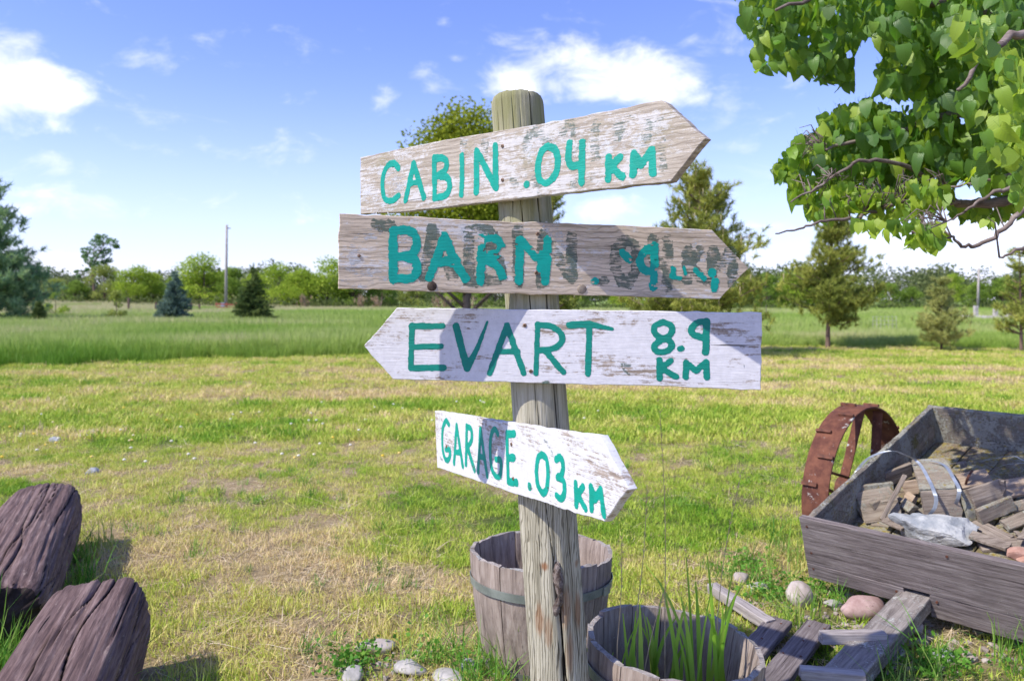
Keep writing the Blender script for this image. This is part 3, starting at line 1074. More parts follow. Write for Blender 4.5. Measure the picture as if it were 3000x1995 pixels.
for st, mt in (
        ([SA((300, 862), (380, 868), (400, 890))], T_OLD), ([SA((300, 900), (210, 930), (175, 1010), (190, 1090), (250, 1140), (330, 1160))], T_WHITE),
        ([SA((575, 1160), (622, 890)), SA((622, 890), (740, 1165)), SA((600, 1075), (700, 1080))], T_OLD),
        ([SA((835, 900), (830, 1185)), SA((840, 895), (930, 890), (980, 950), (930, 1030)), SA((930, 1030), (1010, 1080), (1000, 1170), (850, 1190))], T_OLD),
        ([SA((1115, 895), (1112, 1195))], T_OLD), ([SA((1262, 920), (1250, 1195)), SA((1270, 930), (1420, 1165)), SA((1425, 935), (1425, 1165))], T_OLD), ([SA((1605, 1193))], T_OLD),
        ([SA((1735, 950), (1785, 985), (1795, 1090), (1760, 1190), (1715, 1190), (1680, 1110), (1685, 1000), (1735, 950))], T_OLD),
        ([SA((1890, 945), (1886, 1050), (1960, 1090)), SA((1980, 950), (1975, 1225))], T_OLD),
        ([SA((2092, 1005), (2088, 1180)), SA((2160, 1010), (2100, 1090)), SA((2100, 1095), (2190, 1180))], T_OLD),
        ([SA((2230, 1185), (2235, 1010), (2285, 1090), (2345, 1010), (2345, 1190))], T_OLD)):
    bd.letter(st, .029, mt, 'faded_letter', .0003, .12, .16, seed=len(str(st)) % 11, ghost=True)
for st in ([SA((560, 960), (620, 1060), (590, 1130))], [SA((1300, 910), (1400, 1090), (1430, 1120))], [SA((2170, 1020), (2300, 1060), (2340, 1150))], [SA((150, 1150), (230, 1180))], [SA((840, 900), (900, 1100), (1000, 1080))], [SA((470, 960), (470, 1120))]):
    bd.letter(st, .05, T_WHITE, 'paint_patch', .0002, .45, .3, seed=5, ghost=True)
for q_ in ((1228, 915), (1220, 1138)):
    bd.screw(*A_(*q_))
bd.screw(*A_(200, 1040), nail=True)
# two knots low on the board
for (kx, ky) in ((620, 1215), (1483, 1232)):
    x, zz = bd.loc(*A_(kx, ky))
    v, f = rock_geo(.0135, .0035, .0135, 5 + kx, 2, .12)
    v = v + np.array([x, .0005, zz])
    mk = mat_simple('board_knot_%s' % ('dark' if kx < 900 else 'pale'), *(((.035, .022, .016), (.10, .07, .05)) if kx < 900 else ((.24, .19, .14), (.34, .29, .23))), 120, .8)
    link('knot', mesh_np('knot', v, f, mk, True), bd.M, bd.obj)
B2 = bd

bd = Board((914, 790), (1753, 809), 163, 178, [(914, 709), (1200, 713), (1500, 716), (1754, 720), (1752, 898), (1500, 888), (1200, 881), (905, 873), (838, 796)], 0, .024, m_evart, 'third arrow board pointing left, white, reading EVART 8.9 KM in dark green')
w_ = .0160
for st in (
        [SB((376, 188), (370, 415)), SB((372, 192), (540, 191)), SB((372, 302), (530, 298)), {'p': SB((372, 413), (545, 411)), 'w': 1.1}],
        [{'p': SB((610, 192), (640, 310), (668, 415)), 'w': 1.25}, {'p': SB((668, 415), (725, 300), (776, 168)), 'w': 1.2, 'w2': .4}],
        [SB((788, 442), (880, 188)), SB((880, 188), (970, 442)), {'p': SB((835, 326), (938, 326)), 'w': .9}],
        [{'p': SB((1043, 190), (1034, 445)), 'w': .85}, SB((1043, 184), (1110, 190), (1164, 228), (1172, 272), (1130, 308), (1045, 320)), SB((1085, 325), (1180, 435))],
        [{'p': SB((1213, 186), (1320, 180)), 'w': 1.15}, {'p': SB((1320, 182), (1440, 206)), 'w': 1.2, 'w2': .5}, SB((1318, 200), (1311, 442))],
        [SB((1710, 168), (1752, 190), (1752, 232), (1710, 262), (1672, 285), (1664, 312), (1690, 328), (1735, 322), (1756, 290), (1735, 262), (1700, 255), (1666, 228), (1668, 190), (1710, 168))],
        [{'p': SB((1800, 311), (1808, 309)), 'w': .95}],
        [{'p': SB((1942, 165), (1936, 330)), 'w': 1.1}, SB((1938, 168), (1890, 174), (1860, 206), (1868, 236), (1900, 246), (1936, 262))],
        [SB((1690, 372), (1692, 468)), SB((1750, 376), (1700, 412)), SB((1702, 416), (1778, 460))],
        [SB((1830, 460), (1832, 386)), SB((1832, 388), (1885, 428)), SB((1885, 428), (1938, 382)), SB((1938, 382), (1942, 462))]):
    bd.letter(st, w_, T_EVART, edge=.07, seed=len(str(st)) % 17, cell=.002)
for q_ in ((975, 187), (1007, 430)):
    bd.screw(*B_(*q_))
for st in ([SB((1480, 396), (1530, 398))], [SB((1500, 425), (1530, 450))], [SB((2140, 395), (2142, 412))], [SB((1070, 490), (1100, 492))]):
    bd.letter(st, .006, T_OLD, 'faded_letter', .0003, .4, .5, seed=3, ghost=True, cell=.0015)
B3 = bd

bd = Board((1004, 1012), (1388, 1101), 131, 199, [(1001, 946), (1100, 962), (1200, 977), (1300, 993), (1380, 1003), (1447, 1127), (1391, 1201), (1300, 1174), (1200, 1141), (1100, 1108), (1007, 1077)], 0, .024, m_garage, 'lowest and shortest arrow board, white, reading GARAGE .03 KM')
w_ = .0182
for st in (
        [SB((572, 712), (556, 695), (540, 735), (537, 810), (545, 875), (562, 905), (577, 885), (577, 848), (556, 848))],
        [SB((600, 918), (613, 718)), SB((613, 718), (646, 935)), SB((605, 858), (632, 862))],
        [SB((667, 725), (663, 925)), SB((667, 722), (690, 738), (693, 795), (668, 838)), SB((674, 842), (708, 955))],
        [SB((728, 965), (740, 738)), SB((740, 738), (775, 985)), SB((735, 882), (760, 888))],
        [SB((832, 762), (815, 738), (796, 775), (792, 860), (800, 945), (822, 988), (845, 980), (848, 908), (822, 898))],
        [SB((880, 758), (888, 1018)), {'p': SB((882, 764), (920, 762)), 'w': 1.15}, {'p': SB((886, 890), (918, 890)), 'w': 1.15}, {'p': SB((890, 1016), (932, 1022)), 'w': 1.2}],
        [{'p': SB((1001, 1042)), 'w': 1.15}],
        [SB((1066, 872), (1092, 900), (1099, 985), (1090, 1060), (1068, 1075), (1044, 1030), (1038, 950), (1048, 890), (1066, 872))],
        [SB((1142, 897), (1165, 888), (1180, 930), (1172, 978), (1150, 992)), SB((1150, 995), (1182, 1015), (1187, 1075), (1170, 1106), (1145, 1090))],
        [SB((1246, 1026), (1250, 1142)), SB((1284, 1046), (1256, 1085)), SB((1258, 1088), (1298, 1158))],
        [SB((1330, 1164), (1328, 1046)), SB((1328, 1046), (1352, 1110)), SB((1352, 1110), (1378, 1058)), SB((1378, 1058), (1396, 1192))]):
    bd.letter(st, w_, T_BRIGHT, seed=len(str(st)) % 19, edge=.08)
for st in ([SB((700, 930), (712, 960))], [SB((545, 850), (565, 860))], [SB((1000, 1040), (1010, 1052))], [SB((1100, 1060), (1115, 1090))], [SB((1080, 800), (1120, 860), (1110, 960))], [SB((520, 880), (540, 905))], [SB((670, 915), (690, 935))]):
    bd.letter(st, .009, T_OLD2, 'faded_letter', .0009, .4, .5, seed=2, ghost=True, cell=.002)
for q_ in ((905, 818), (915, 1000)):
    bd.screw(*B_(*q_))
bd.screw(*B_(560, 830), r=.007, nail=True)
B4 = bd

# ------------------------------------------------------------------ barrels
def barrel(name, cx, cy, rt, rb, h, nst, seed, label, tilt=(0, 0), hoop_z=.74, rot=0., sink=0.0, hoop_mat='hoop', soil_z=.05, lower=True):
    Mb = Matrix.Translation((cx, cy, -sink)) @ Matrix.Rotation(tilt[0], 4, 'X') @ Matrix.Rotation(tilt[1], 4, 'Y')
    root = empty(name, Mb, label, 'planter', 'half barrel planters beside the signpost')
    rg = random.Random(seed)
    th = .020
    cuts = [rot]
    ws = [rg.uniform(.8, 1.25) for _ in range(nst)]
    tw = sum(ws)
    for w in ws:
        cuts.append(cuts[-1] + 2 * math.pi * w / tw)

    def rad(z):
        t = z / h
        return rb + (rt - rb) * t + .010 * math.sin(math.pi * t)
    for k in range(nst):
        a0, a1 = cuts[k] + .006, cuts[k + 1] - .006
        hh = h + rg.uniform(-.008, .006)
        dr = rg.uniform(-.002, .003)
        NZ, NA = 10, 4
        v, f = [], []
        for lay in (0, 1):
            for i in range(NZ + 1):
                z = hh * i / NZ
                for j in range(NA + 1):
                    a = a0 + (a1 - a0) * j / NA
                    am = (a0 + a1) / 2
                    # staves are flat-ish: blend of chord and arc
                    rr = rad(z) * (.45 + .55 * math.cos((a1 - a0) / 2) / math.cos(a - am)) + dr - th * lay
                    zz = z + ((float(vnoise(a * 40, k, lay, seed)) - .5) * .010 if i == NZ else 0)
                    rr += (float(vnoise(a * 30, z * 12, k, seed)) - .5) * .003
                    if i == NZ:
                        rr += -.002 if lay == 0 else .002
                    v.append((rr * math.cos(a), rr * math.sin(a), zz))
        W_ = NA + 1
        N0 = (NZ + 1) * W_
        for lay in (0, 1):
            o = lay * N0
            for i in range(NZ):
                for j in range(NA):
                    p = (o + i * W_ + j, o + i * W_ + j + 1, o + (i + 1) * W_ + j + 1, o + (i + 1) * W_ + j)
                    f.append(p if lay == 0 else p[::-1])
        top_start = len(f)
        for j in range(NA):
            f.append((NZ * W_ + j, NZ * W_ + j + 1, N0 + NZ * W_ + j + 1, N0 + NZ * W_ + j))
        top_end = len(f)
        for i in range(NZ):
            f.append((i * W_, (i + 1) * W_, N0 + (i + 1) * W_, N0 + i * W_))
            f.append((i * W_ + NA, N0 + i * W_ + NA, N0 + (i + 1) * W_ + NA, (i + 1) * W_ + NA))
        me = mesh_np('stave', v, f, M['barrel'])
        me.materials.append(M['barrel_rim'])
        for q_ in range(top_start, top_end):
            me.polygons[q_].material_index = 1
        link('stave', me, parent=root)
    for hz_, wd in ((hoop_z, .030),) + (((.06, .030),) if lower else ()):
        v, f = [], []
        n = 96
        for i in range(n):
            a = 2 * math.pi * i / n
            wob = (float(vnoise(math.cos(a) * 3, math.sin(a) * 3, 0, seed)) - .5) * .006
            for (dz, dr) in ((-wd / 2, .003), (wd / 2, .003), (wd / 2, .0055), (-wd / 2, .0055)):
                z = h * hz_ + dz + wob
                rr = rad(z) + dr + .0015
                v.append((rr * math.cos(a), rr * math.sin(a), z))
        for i in range(n):
            i2 = (i + 1) % n
            for k in range(4):
                k2 = (k + 1) % 4
                f.append((i * 4 + k, i * 4 + k2, i2 * 4 + k2, i2 * 4 + k))
        hp = link('hoop', mesh_np('hoop', v, f, M[hoop_mat]), parent=root)
        # riveted overlap of the hoop
        a = -.55
        z = h * hz_
        rr = rad(z) + .009
        Mx = Mb @ Matrix.Translation((rr * math.cos(a), rr * math.sin(a), z)) @ Matrix.Rotation(a, 4, 'Z')
        v, f = plank_geo(.004, wd * 1.1, .05, 3, 2, 0, 0, .001)
        link('hoop_lap', mesh_np('hoop_lap', v, f, M[hoop_mat]), Mx, hp)
    v = [(0, 0, soil_z + .02)] + [((rad(soil_z) - th) * math.cos(i * .26), (rad(soil_z) - th) * math.sin(i * .26), soil_z) for i in range(25)]
    f = [(0, i, i + 1) for i in range(1, 25)]
    link('soil', mesh_np('soil', v, f, M['soil']), parent=root)
    return root


BK = G(1243, 1505)
barrel('half_barrel', .105, 3.02, .272, .205, .42, 14, 3, 'weathered grey half barrel standing behind the signpost, metal hoop intact', (R(-1.5), R(1)), .76, .2, .02)
barrel('half_barrel', .447, 2.37, .262, .205, .372, 13, 8, 'half barrel full of tall green grass in front, right of the post', (R(2.0), R(5.0)), .80, .5, .03, lower=False)

# ------------------------------------------------------------------ tumbled cart with its load
CE = Vector((.655, -.755, 0)).normalized()          # along the front board
CDH = Vector((.755, .655, 0)).normalized()          # towards the back, level
TAU = R(16.0)
CB = CDH * math.cos(TAU) + Vector((0, 0, math.sin(TAU)))
CN = CE.cross(CB).normalized()
CN = CN if CN.z > 0 else -CN
C0 = Vector((1.372, 3.66, .085))
CM = Matrix(((CE.x, CB.x, CN.x, C0.x), (CE.y, CB.y, CN.y, C0.y), (CE.z, CB.z, CN.z, C0.z), (0, 0, 0, 1)))
CMI = CM.inverted()
CWID, CDEP = 1.50, 1.42
FL = .075   # floor height above the box bottom


def cart_hit(px, py, c):
    o = CMI @ Vector((0, 0, EYE))
    d = CMI.to_3x3() @ px_dir(px, py)
    t = (c - o.z) / d.z
    return o + d * t


cart = empty('wooden_cart', Matrix.Translation(C0), 'tipped wooden cart with a rusty iron wheel, loaded with old roof shakes', 'cart')


def cart_plank(name, org, xd, L, Wd, T, mat, seed, zdir=(0, 0, 1), parent=cart, label=None, **kw):
    """a plank in cart space: from org along xd, its width along zdir"""
    Ml = frame(Vector(org), Vector(xd), Vector(zdir))
    v, f = plank_geo(L, Wd, T, seed, **kw)
    return link(name, mesh_np(name, v, f, mat), CM @ Ml, parent, label)


# front board, in two runs either side of the drawbar notch, and the split-off lower lip
HF = .300
cart_plank('front_board', (0, .0, HF - .225 / 2), (1, 0, 0), CWID, .225, .030, M['cart'], 1, label='grey front board of the cart, split along its lower third', nx=60, jit=.0012, ragged=.006)
cart_plank('front_board', (0.003, -.0015, .0375), (1, 0, 0), .425, .073, .030, M['cart'], 2, nx=40, jit=.0012, ragged=.006)
cart_plank('front_board', (.53, .001, .023), (1, 0, 0), CWID - .53, .102, .030, M['cart'], 3, nx=30, jit=.0012, ragged=.006)
# rusty nails through the front board
for (a_, c_) in ((.030, .26), (.032, .13), (.030, .05), (.62, .27), (1.30, .25), (.40, .05), (.56, .05), (.95, .035)):
    v, f = tube([(a_, -.013, c_), (a_, -.0185, c_)], .0055, 8)
    link('nail', mesh_np('nail', v, f, M['rust_plain']), CM, cart)
# sides and back
cart_plank('side_board', (.018, .016, .168), (0, 1, 0), CDEP - .02, .225, .028, M['cart_lichen'], 4, nx=50, jit=.003, ragged=.006)
cart_plank('side_board', (CWID - .018, .016, .168), (0, 1, 0), CDEP - .02, .225, .028, M['cart_lichen'], 5, nx=30)
cart_plank('back_board', (.0, CDEP + .014, .168), (1, 0, 0), CWID, .225, .028, M['cart_lichen'], 6, nx=50, jit=.003, ragged=.004)
cart_plank('corner_cleat', (.048, .018, .16), (0, 0, 1), .10, .04, .03, M['cart_lichen'], 7, zdir=(0, 1, 0), nx=6)
for k in range(8):
    w = (CWID - .07) / 8
    cart_plank('floor_board', (.035 + w * (k + .5), .018, FL - .012 + random.Random(k).uniform(-.003, .003)), (0, 1, 0), CDEP - .024, w - .006, .022, M['cart_floor'], 20 + k, zdir=(1, 0, 0), nx=20, jit=.0025)

# iron wheel on the far side
WR, WW = .455, .14
wc = CM @ Vector((-.15, .80, 0))
wc.z = .325
WMx = frame(wc, CDH, Vector((0, 0, 1)))      # local x along travel, z up, y = axle
wheel = link('wheel', None, WMx, cart, 'rusty iron wheel with a broad cleated tread')
n = 72
v, f = [], []
for i in range(n):
    a = 2 * math.pi * i / n
    for (y, r) in ((-WW / 2, WR), (-WW / 4, WR + .004), (WW / 4, WR + .004), (WW / 2, WR), (WW / 2, WR - .008), (-WW / 2, WR - .008)):
        v.append((r * math.cos(a), y, r * math.sin(a)))
for i in range(n):
    i2 = (i + 1) % n
    for k in range(6):
        f.append((i * 6 + k, i2 * 6 + k, i2 * 6 + (k + 1) % 6, i * 6 + (k + 1) % 6))
link('rim', mesh_np('rim', v, f, M['rust']), WMx, wheel)
for i in range(20):
    a = 2 * math.pi * (i + .3) / 20
    s1 = 1 if i % 2 else -1
    Ml = Matrix.Rotation(-a, 4, 'Y') @ Matrix.Translation((WR + .003, s1 * WW * .2, 0))
    vv, ff = plank_geo(.014, .018, WW * .58, 3 + i, 2, .0005, .001, .002)
    vv = [(x, y, zz) for (x, y, zz) in vv]
    link('tread_cleat', mesh_np('tread_cleat', vv, ff, M['rust_plain']), WMx @ Ml, wheel)
for i in range(4):
    a = 2 * math.pi * (i + .80) / 4
    for s1 in (-1, 1):
        p0 = Vector((.05 * math.cos(a + 1.1 * s1), s1 * WW * .45, .05 * math.sin(a + 1.1 * s1)))
        p1 = Vector(((WR - .006) * math.cos(a + .075 * s1), s1 * WW * .22, (WR - .006) * math.sin(a + .075 * s1)))
        Ml = frame(p0, p1 - p0, Vector((0, 1, 0)))
        vv, ff = plank_geo((p1 - p0).length, .052, .008, i, 6, .0008, 0, .002)
        link('spoke', mesh_np('spoke', vv, ff, M['rust']), WMx @ Ml, wheel)
v, f = tube([(0, -.10, 0), (0, .10, 0)], .06, 20)
link('hub', mesh_np('hub', v, f, M['rust_plain']), WMx, wheel)
v, f = tube([wc + CE * .02, wc + CE * (CWID + .2)], .022, 10)
link('axle', mesh_np('axle', v, f, M['rust_plain']), Matrix(), cart)

# drawbar lying on the ground towards the camera
p0 = CM @ Vector((.835, .30, .055))
p0 = P(2106, 1384, 3.29)
p1 = G(1905, 1605, .045)
db = p1 - p0
p0 = p0 - db.normalized() * .35
Ml = frame(p0, db, Vector((0, 0, 1)))
v, f = plank_geo((p1 - p0).length, .062, .125, 31, 40, .0025, .006, .004)
link('drawbar', mesh_np('drawbar', v, f, mat_wood('drawbar_timber', (.25, .22, .20), (.085, .07, .065), (.42, .385, .35), 3.0, .5, (.52, .52, .48), .05)), Ml, cart)

ZC = lambda x, y: (1847.1 + x * .22556, 903.9 + y * .22556)


def slab(name, A, B, D, t, mat, label, seed, cat='roof shake', group='old roof shakes loaded in the cart', parent=None, nx=14):
    """a split shake from three photographed corners, each (x, y, height above the cart's bottom)"""
    a, b_, d = [CM @ cart_hit(*ZC(q[0], q[1]), q[2]) for q in (A, B, D)]
    u = b_ - a
    w = d - a
    w = w - u.normalized() * w.dot(u.normalized()) * 1.0
    n_ = u.cross(w).normalized()
    if n_.dot(Vector((0, 0, EYE)) - a) < 0:
        n_ = -n_
    # local x along u, z along w, y = into the slab
    Ml = Matrix((((u / u.length).x, -n_.x, (w / w.length).x, 0), ((u / u.length).y, -n_.y, (w / w.length).y, 0), ((u / u.length).z, -n_.z, (w / w.length).z, 0), (0, 0, 0, 1)))
    o = a + w * .5 - n_ * (t / 2)
    Ml.translation = o
    v, f = plank_geo(u.length, w.length, t, seed, nx, .0022, .012, .003, .006)
    me = mesh_np(name, v, f, mat)
    import bmesh
    bm = bmesh.new()
    bm.from_mesh(me)
    bmesh.ops.recalc_face_normals(bm, faces=bm.faces)
    bm.to_mesh(me)
    bm.free()
    if parent:
        return link(name, me, Ml, parent)
    return link(name, me, Ml, None, label, cat, group)


def ribbon(pts, w, wd):
    """flat strap along points, width direction wd"""
    v, f = [], []
    wd = Vector(wd).normalized() * w / 2
    for p in pts:
        t = Vector((0, 0, .0006))
        v += [p - wd, p + wd, p + wd - t, p - wd - t]
    for i in range(len(pts) - 1):
        for k in range(4):
            k2 = (k + 1) % 4
            f.append((i * 4 + k, i * 4 + k2, (i + 1) * 4 + k2, (i + 1) * 4 + k))
    f += [(0, 1, 2, 3), tuple((len(pts) - 1) * 4 + k for k in (3, 2, 1, 0))]
    return v, f


SH, SHL, FR = M['shingle'], M['shingle_lichen'], M['fresh']
# the strapped bundle: a hollow stack of short shakes held by two steel straps
bc = CM @ cart_hit(*ZC(1350, 1150), FL)
bun = empty('shake_bundle', Matrix.Translation(bc), 'bundle of lichen-grey roof shakes held by two bent steel straps in the cart', 'shake bundle')
slab('shake', (1205, 985, .235), (1590, 968, .235), (1050, 690, .245), .020, SHL, None, 41, parent=bun)
slab('shake', (1212, 1008, .225), (1585, 990, .225), (1135, 1330, .085), .022, SH, None, 42, parent=bun)
slab('shake', (1115, 1350, .082), (1500, 1230, .082), (800, 1300, .088), .020, SHL, None, 43, parent=bun)
slab('shake', (860, 830, .17), (1120, 720, .17), (900, 960, .09), .020, SH, None, 44, parent=bun)
slab('shake', (1090, 1010, .13), (1165, 1060, .13), (1060, 1110, .10), .02, FR, None, 45, parent=bun, nx=6)
slab('shake', (1020, 900, .165), (1160, 880, .165), (1000, 1060, .10), .016, FR, None, 46, parent=bun, nx=6)
for pts in ([(512, 950, .19), (560, 800, .24), (690, 660, .31), (900, 592, .34), (1060, 640, .31), (1190, 715, .262), (1290, 880, .250), (1345, 1005, .245), (1368, 1090, .215), (1350, 1180, .17), (1285, 1260, .12)],
            [(1230, 688, .262), (1330, 695, .262), (1460, 745, .255), (1550, 880, .250), (1602, 985, .245), (1590, 1080, .2), (1560, 1150, .15), (1530, 1215, .10)]):
    w3 = [CM @ cart_hit(*ZC(q[0], q[1]), q[2]) for q in pts]
    v, f = ribbon(smooth_path(w3, 40), .0165, CE * .92 + CDH * .25)
    link('strap', mesh_np('strap', v, f, M['strap'], False), Matrix(), bun)
# loose shakes and offcuts
slab('loose_shake', (385, 972, .225), (920, 918, .215), (376, 1265, .09), .020, SHL, 'shake standing on edge in the cart, nearest its front left corner', 51)
slab('loose_shake', (522, 1012, .205), (900, 948, .205), (640, 1335, .09), .022, SHL, 'broad weathered shake leaning beside the corner one, its end crusted with lichen', 52)
slab('loose_shake', (722, 1128, .165), (880, 1050, .165), (672, 1340, .085), .020, SHL, 'short shake on edge with a pale lichen end, under the splintered stick', 53)
slab('loose_shake', (800, 1280, .12), (1030, 830, .27), (845, 1300, .11), .016, SH, 'narrow splintered brown stick propped upright against the strapped bundle', 54, nx=20)
slab('loose_shake', (985, 1150, .12), (1085, 1225, .11), (1080, 1090, .15), .03, SHL, 'small stubby lichen-covered offcut lying inside the bundle mouth', 55, nx=6)
slab('loose_shake', (1622, 1000, .215), (1690, 985, .215), (1665, 1330, .085), .022, SHL, 'thin dark upright shake with a lichen edge, right of the bundle', 56, nx=6)
slab('loose_shake', (1712, 985, .225), (1990, 892, .235), (1735, 1322, .09), .022, SH, 'clean brown shake standing upright with its grain facing out', 57)
slab('loose_shake', (2000, 890, .235), (2055, 905, .235), (2010, 1120, .13), .02, SH, 'narrow dark strip on edge behind the upright brown shake', 62, nx=6)
slab('loose_shake', (1835, 1345, .100), (2185, 1200, .115), (1990, 1120, .175), .024, SHL, 'grey lichen-coated shake resting aslant on the heap, rounded at its end', 58)
slab('loose_shake', (2130, 1395, .095), (2380, 1290, .115), (2010, 1300, .12), .022, SHL, 'lichen-edged shake poking out below the slanting one', 59)
slab('loose_shake', (1672, 1335, .10), (2040, 1520, .092), (1760, 1262, .10), .018, SH, 'dark brown shake lying flat beside the white rock', 60)
slab('loose_shake', (1640, 970, .15), (1970, 905, .16), (1635, 815, .17), .018, FR, 'pale tan shake lying behind the upright brown one', 61)
slab('loose_shake', (2055, 1065, .15), (2420, 1000, .16), (2060, 885, .18), .018, FR, 'pale tan board beyond the slanting shake at the picture edge', 63)
slab('loose_shake', (1830, 1600, .090), (2420, 1560, .095), (1820, 1505, .095), .018, SH, 'broad reddish-brown shake flat on the cart floor by the front board', 64)
slab('loose_shake', (2180, 1220, .10), (2460, 1150, .11), (2170, 1105, .14), .02, SHL, 'grey shake behind the slanting one at the picture edge', 66)
slab('loose_shake', (430, 1290, .082), (640, 1320, .082), (470, 1230, .082), .018, SHL, 'low lichen-yellowed shake flat against the front board in the corner', 65)
slab('loose_shake', (700, 1350, .083), (900, 1370, .083), (760, 1310, .086), .018, SHL, 'lichen-edged shake flat between the bundle and the front board', 67)
# splinters and broken ends filling the hollows of the heap
hp = []
rh = random.Random(21)
for k in range(9):
    q = cart_hit(*ZC(rh.uniform(650, 2400), rh.uniform(1000, 1560)), FL + .02)
    if not (.06 < q.x < CWID - .06 and .05 < q.y < CDEP - .1):
        continue
    q.z = FL + rh.uniform(.005, .06)
    a = rh.uniform(0, 6.28)
    Lh = rh.uniform(.07, .22)
    Ml = CM @ frame(q - Vector((math.cos(a), math.sin(a), 0)) * Lh / 2, Vector((math.cos(a), math.sin(a), rh.uniform(-.25, .25))), Vector((rh.uniform(-.3, .3), rh.uniform(-.3, .3), 1)).cross(Vector((math.cos(a), math.sin(a), 0))))
    v, f = plank_geo(Lh, rh.uniform(.02, .09), rh.uniform(.008, .02), k, 5, .002, .01, .002)
    hp.append(([tuple(Ml @ Vector(p)) for p in v], f))
v, f = merge(hp)
link('shake_splinters', mesh_np('shake_splinters', v, f, M['shingle']), Matrix(), None, 'splinters and broken shake ends filling the heap in the cart', kind='stuff')
# curled piece of bark
pp = [CM @ cart_hit(*ZC(*q[:2]), q[2]) for q in ((1500, 745, .15), (1570, 715, .175), (1640, 715, .17), (1650, 770, .15))]
v, f = ribbon(smooth_path(pp, 14), .09, CDH)
for i in range(len(v) // 4):
    pass
import bmesh as _b
me = mesh_np('bark_curl', v, f, M['shingle'])
link('bark_curl', me, Matrix(), None, 'curled strip of brown bark behind the strapped bundle', 'bark')
# loose straps at the right
pp = [CM @ cart_hit(*ZC(*q[:2]), q[2]) for q in ((1830, 700, .16), (1980, 665, .19), (2160, 645, .21), (2260, 690, .2), (2420, 730, .17))]
v, f = ribbon(smooth_path(pp, 20), .015, CDH)
link('loose_strap', mesh_np('loose_strap', v, f, M['strap']), Matrix(), None, 'pale blue-grey steel strap end curling at the picture edge, upper of two', 'strap', 'loose steel straps')
pp = [CM @ cart_hit(*ZC(*q[:2]), q[2]) for q in ((1660, 985, .13), (1690, 870, .19), (1740, 790, .21))]
v, f = ribbon(smooth_path(pp, 12), .012, CE)
link('loose_strap', mesh_np('loose_strap', v, f, M['rust_plain']), Matrix(), None, 'dark upright strap end sticking up behind the brown shake', 'strap', 'loose steel straps')
pp = [CM @ cart_hit(*ZC(*q[:2]), q[2]) for q in ((1870, 905, .15), (1920, 810, .18), (2040, 745, .18), (2180, 722, .19), (2420, 715, .19))]
v, f = ribbon(smooth_path(pp, 20), .012, CDH)
link('loose_strap', mesh_np('loose_strap', v, f, M['strap']), Matrix(), None, 'pale steel strap end at the picture edge, lower of two', 'strap', 'loose steel straps')
# white rock, brick pieces
v, f = rock_geo(.225, .12, .078, 17, 4, .30, 18)
v = v * (1 + (fbm(v[:, 0] * 22, v[:, 1] * 22, v[:, 2] * 30, 5, 3) - .5) * .38)[:, None]
rp = CM @ cart_hit(*ZC(1370, 1435), .105)
link('white_rock', mesh_np('white_rock', v, f, M['stone_white']), frame(rp, CE + Vector((0, 0, .02)), CN), None, 'jagged white and blue-grey rock lying inside the cart behind its front board', 'rock')
for (x, y, c, r_, s_, lb) in ((2215, 1665, .13, .05, 5, 'salmon-red brick lump showing over the cart front at the picture edge'), (2330, 1690, .13, .045, 6, 'darker crumbled brick lump beside the salmon one')):
    v, f = rock_geo(r_ * 1.3, r_, r_ * .7, s_, 3, .1, 8)
    link('brick_lump', mesh_np('brick_lump', v, f, M['brick']), Matrix.Translation(CM @ cart_hit(*ZC(x, y), c)), None, lb, 'brick')

# ------------------------------------------------------------------ loose boards by the barrel
def board_between(name, p0, p1, w, t, mat, label, seed, group='loose weathered boards on the ground', updir=(0, 0, 1), nails=()):
    d = p1 - p0
    # width lies level, thickness up
    side = Vector((0, 0, 1)).cross(d).normalized()
    Ml = frame(p0, d, side)
    v, f = plank_geo(d.length, w, t, seed, 26, .0015, .006, .003)
    root = link(name, mesh_np(name, v, f, mat), Ml, None, label, 'board', group)
    up = -1 if (Ml.to_3x3() @ Vector((0, 1, 0))).z < 0 else 1
    for (x, zz) in nails:
        vv, ff = tube([(x, up * t / 2 - .001, zz), (x, up * (t / 2 + .003), zz)], .0042, 8)
        link('nail', mesh_np('nail', vv, ff, M['rust_plain']), Ml, root)
    return root


board_between('stake', G(1640, 1352, .06), G(1775, 1440, .05), .052, .042, M['board'], 'pale rounded stake lying behind the grassy half barrel', 71)
board_between('loose_board', G(1796, 1430, .055), G(1655, 1592, .035), .098, .026, M['cart'], 'short grey nailed board touching the rim of the grassy barrel', 72, nails=((.05, .02), (.06, -.025), (.22, .0)))
board_between('loose_board', G(1886, 1440, .055), G(1722, 1640, .03), .095, .028, M['cart'], 'longer grey nailed board lying beside the short one', 73, nails=((.05, .035), (.06, -.02), (.20, .0), (.33, .03), (.34, -.03)))
board_between('loose_board', G(1890, 1466, .105), G(2036, 1466, .105), .048, .040, M['board'], 'small square stick lying across the drawbar, farther of two', 74)
board_between('loose_board', G(1842, 1548, .100), G(1990, 1560, .100), .048, .036, M['board'], 'small square stick lying across the drawbar, cut by the picture bottom', 75)

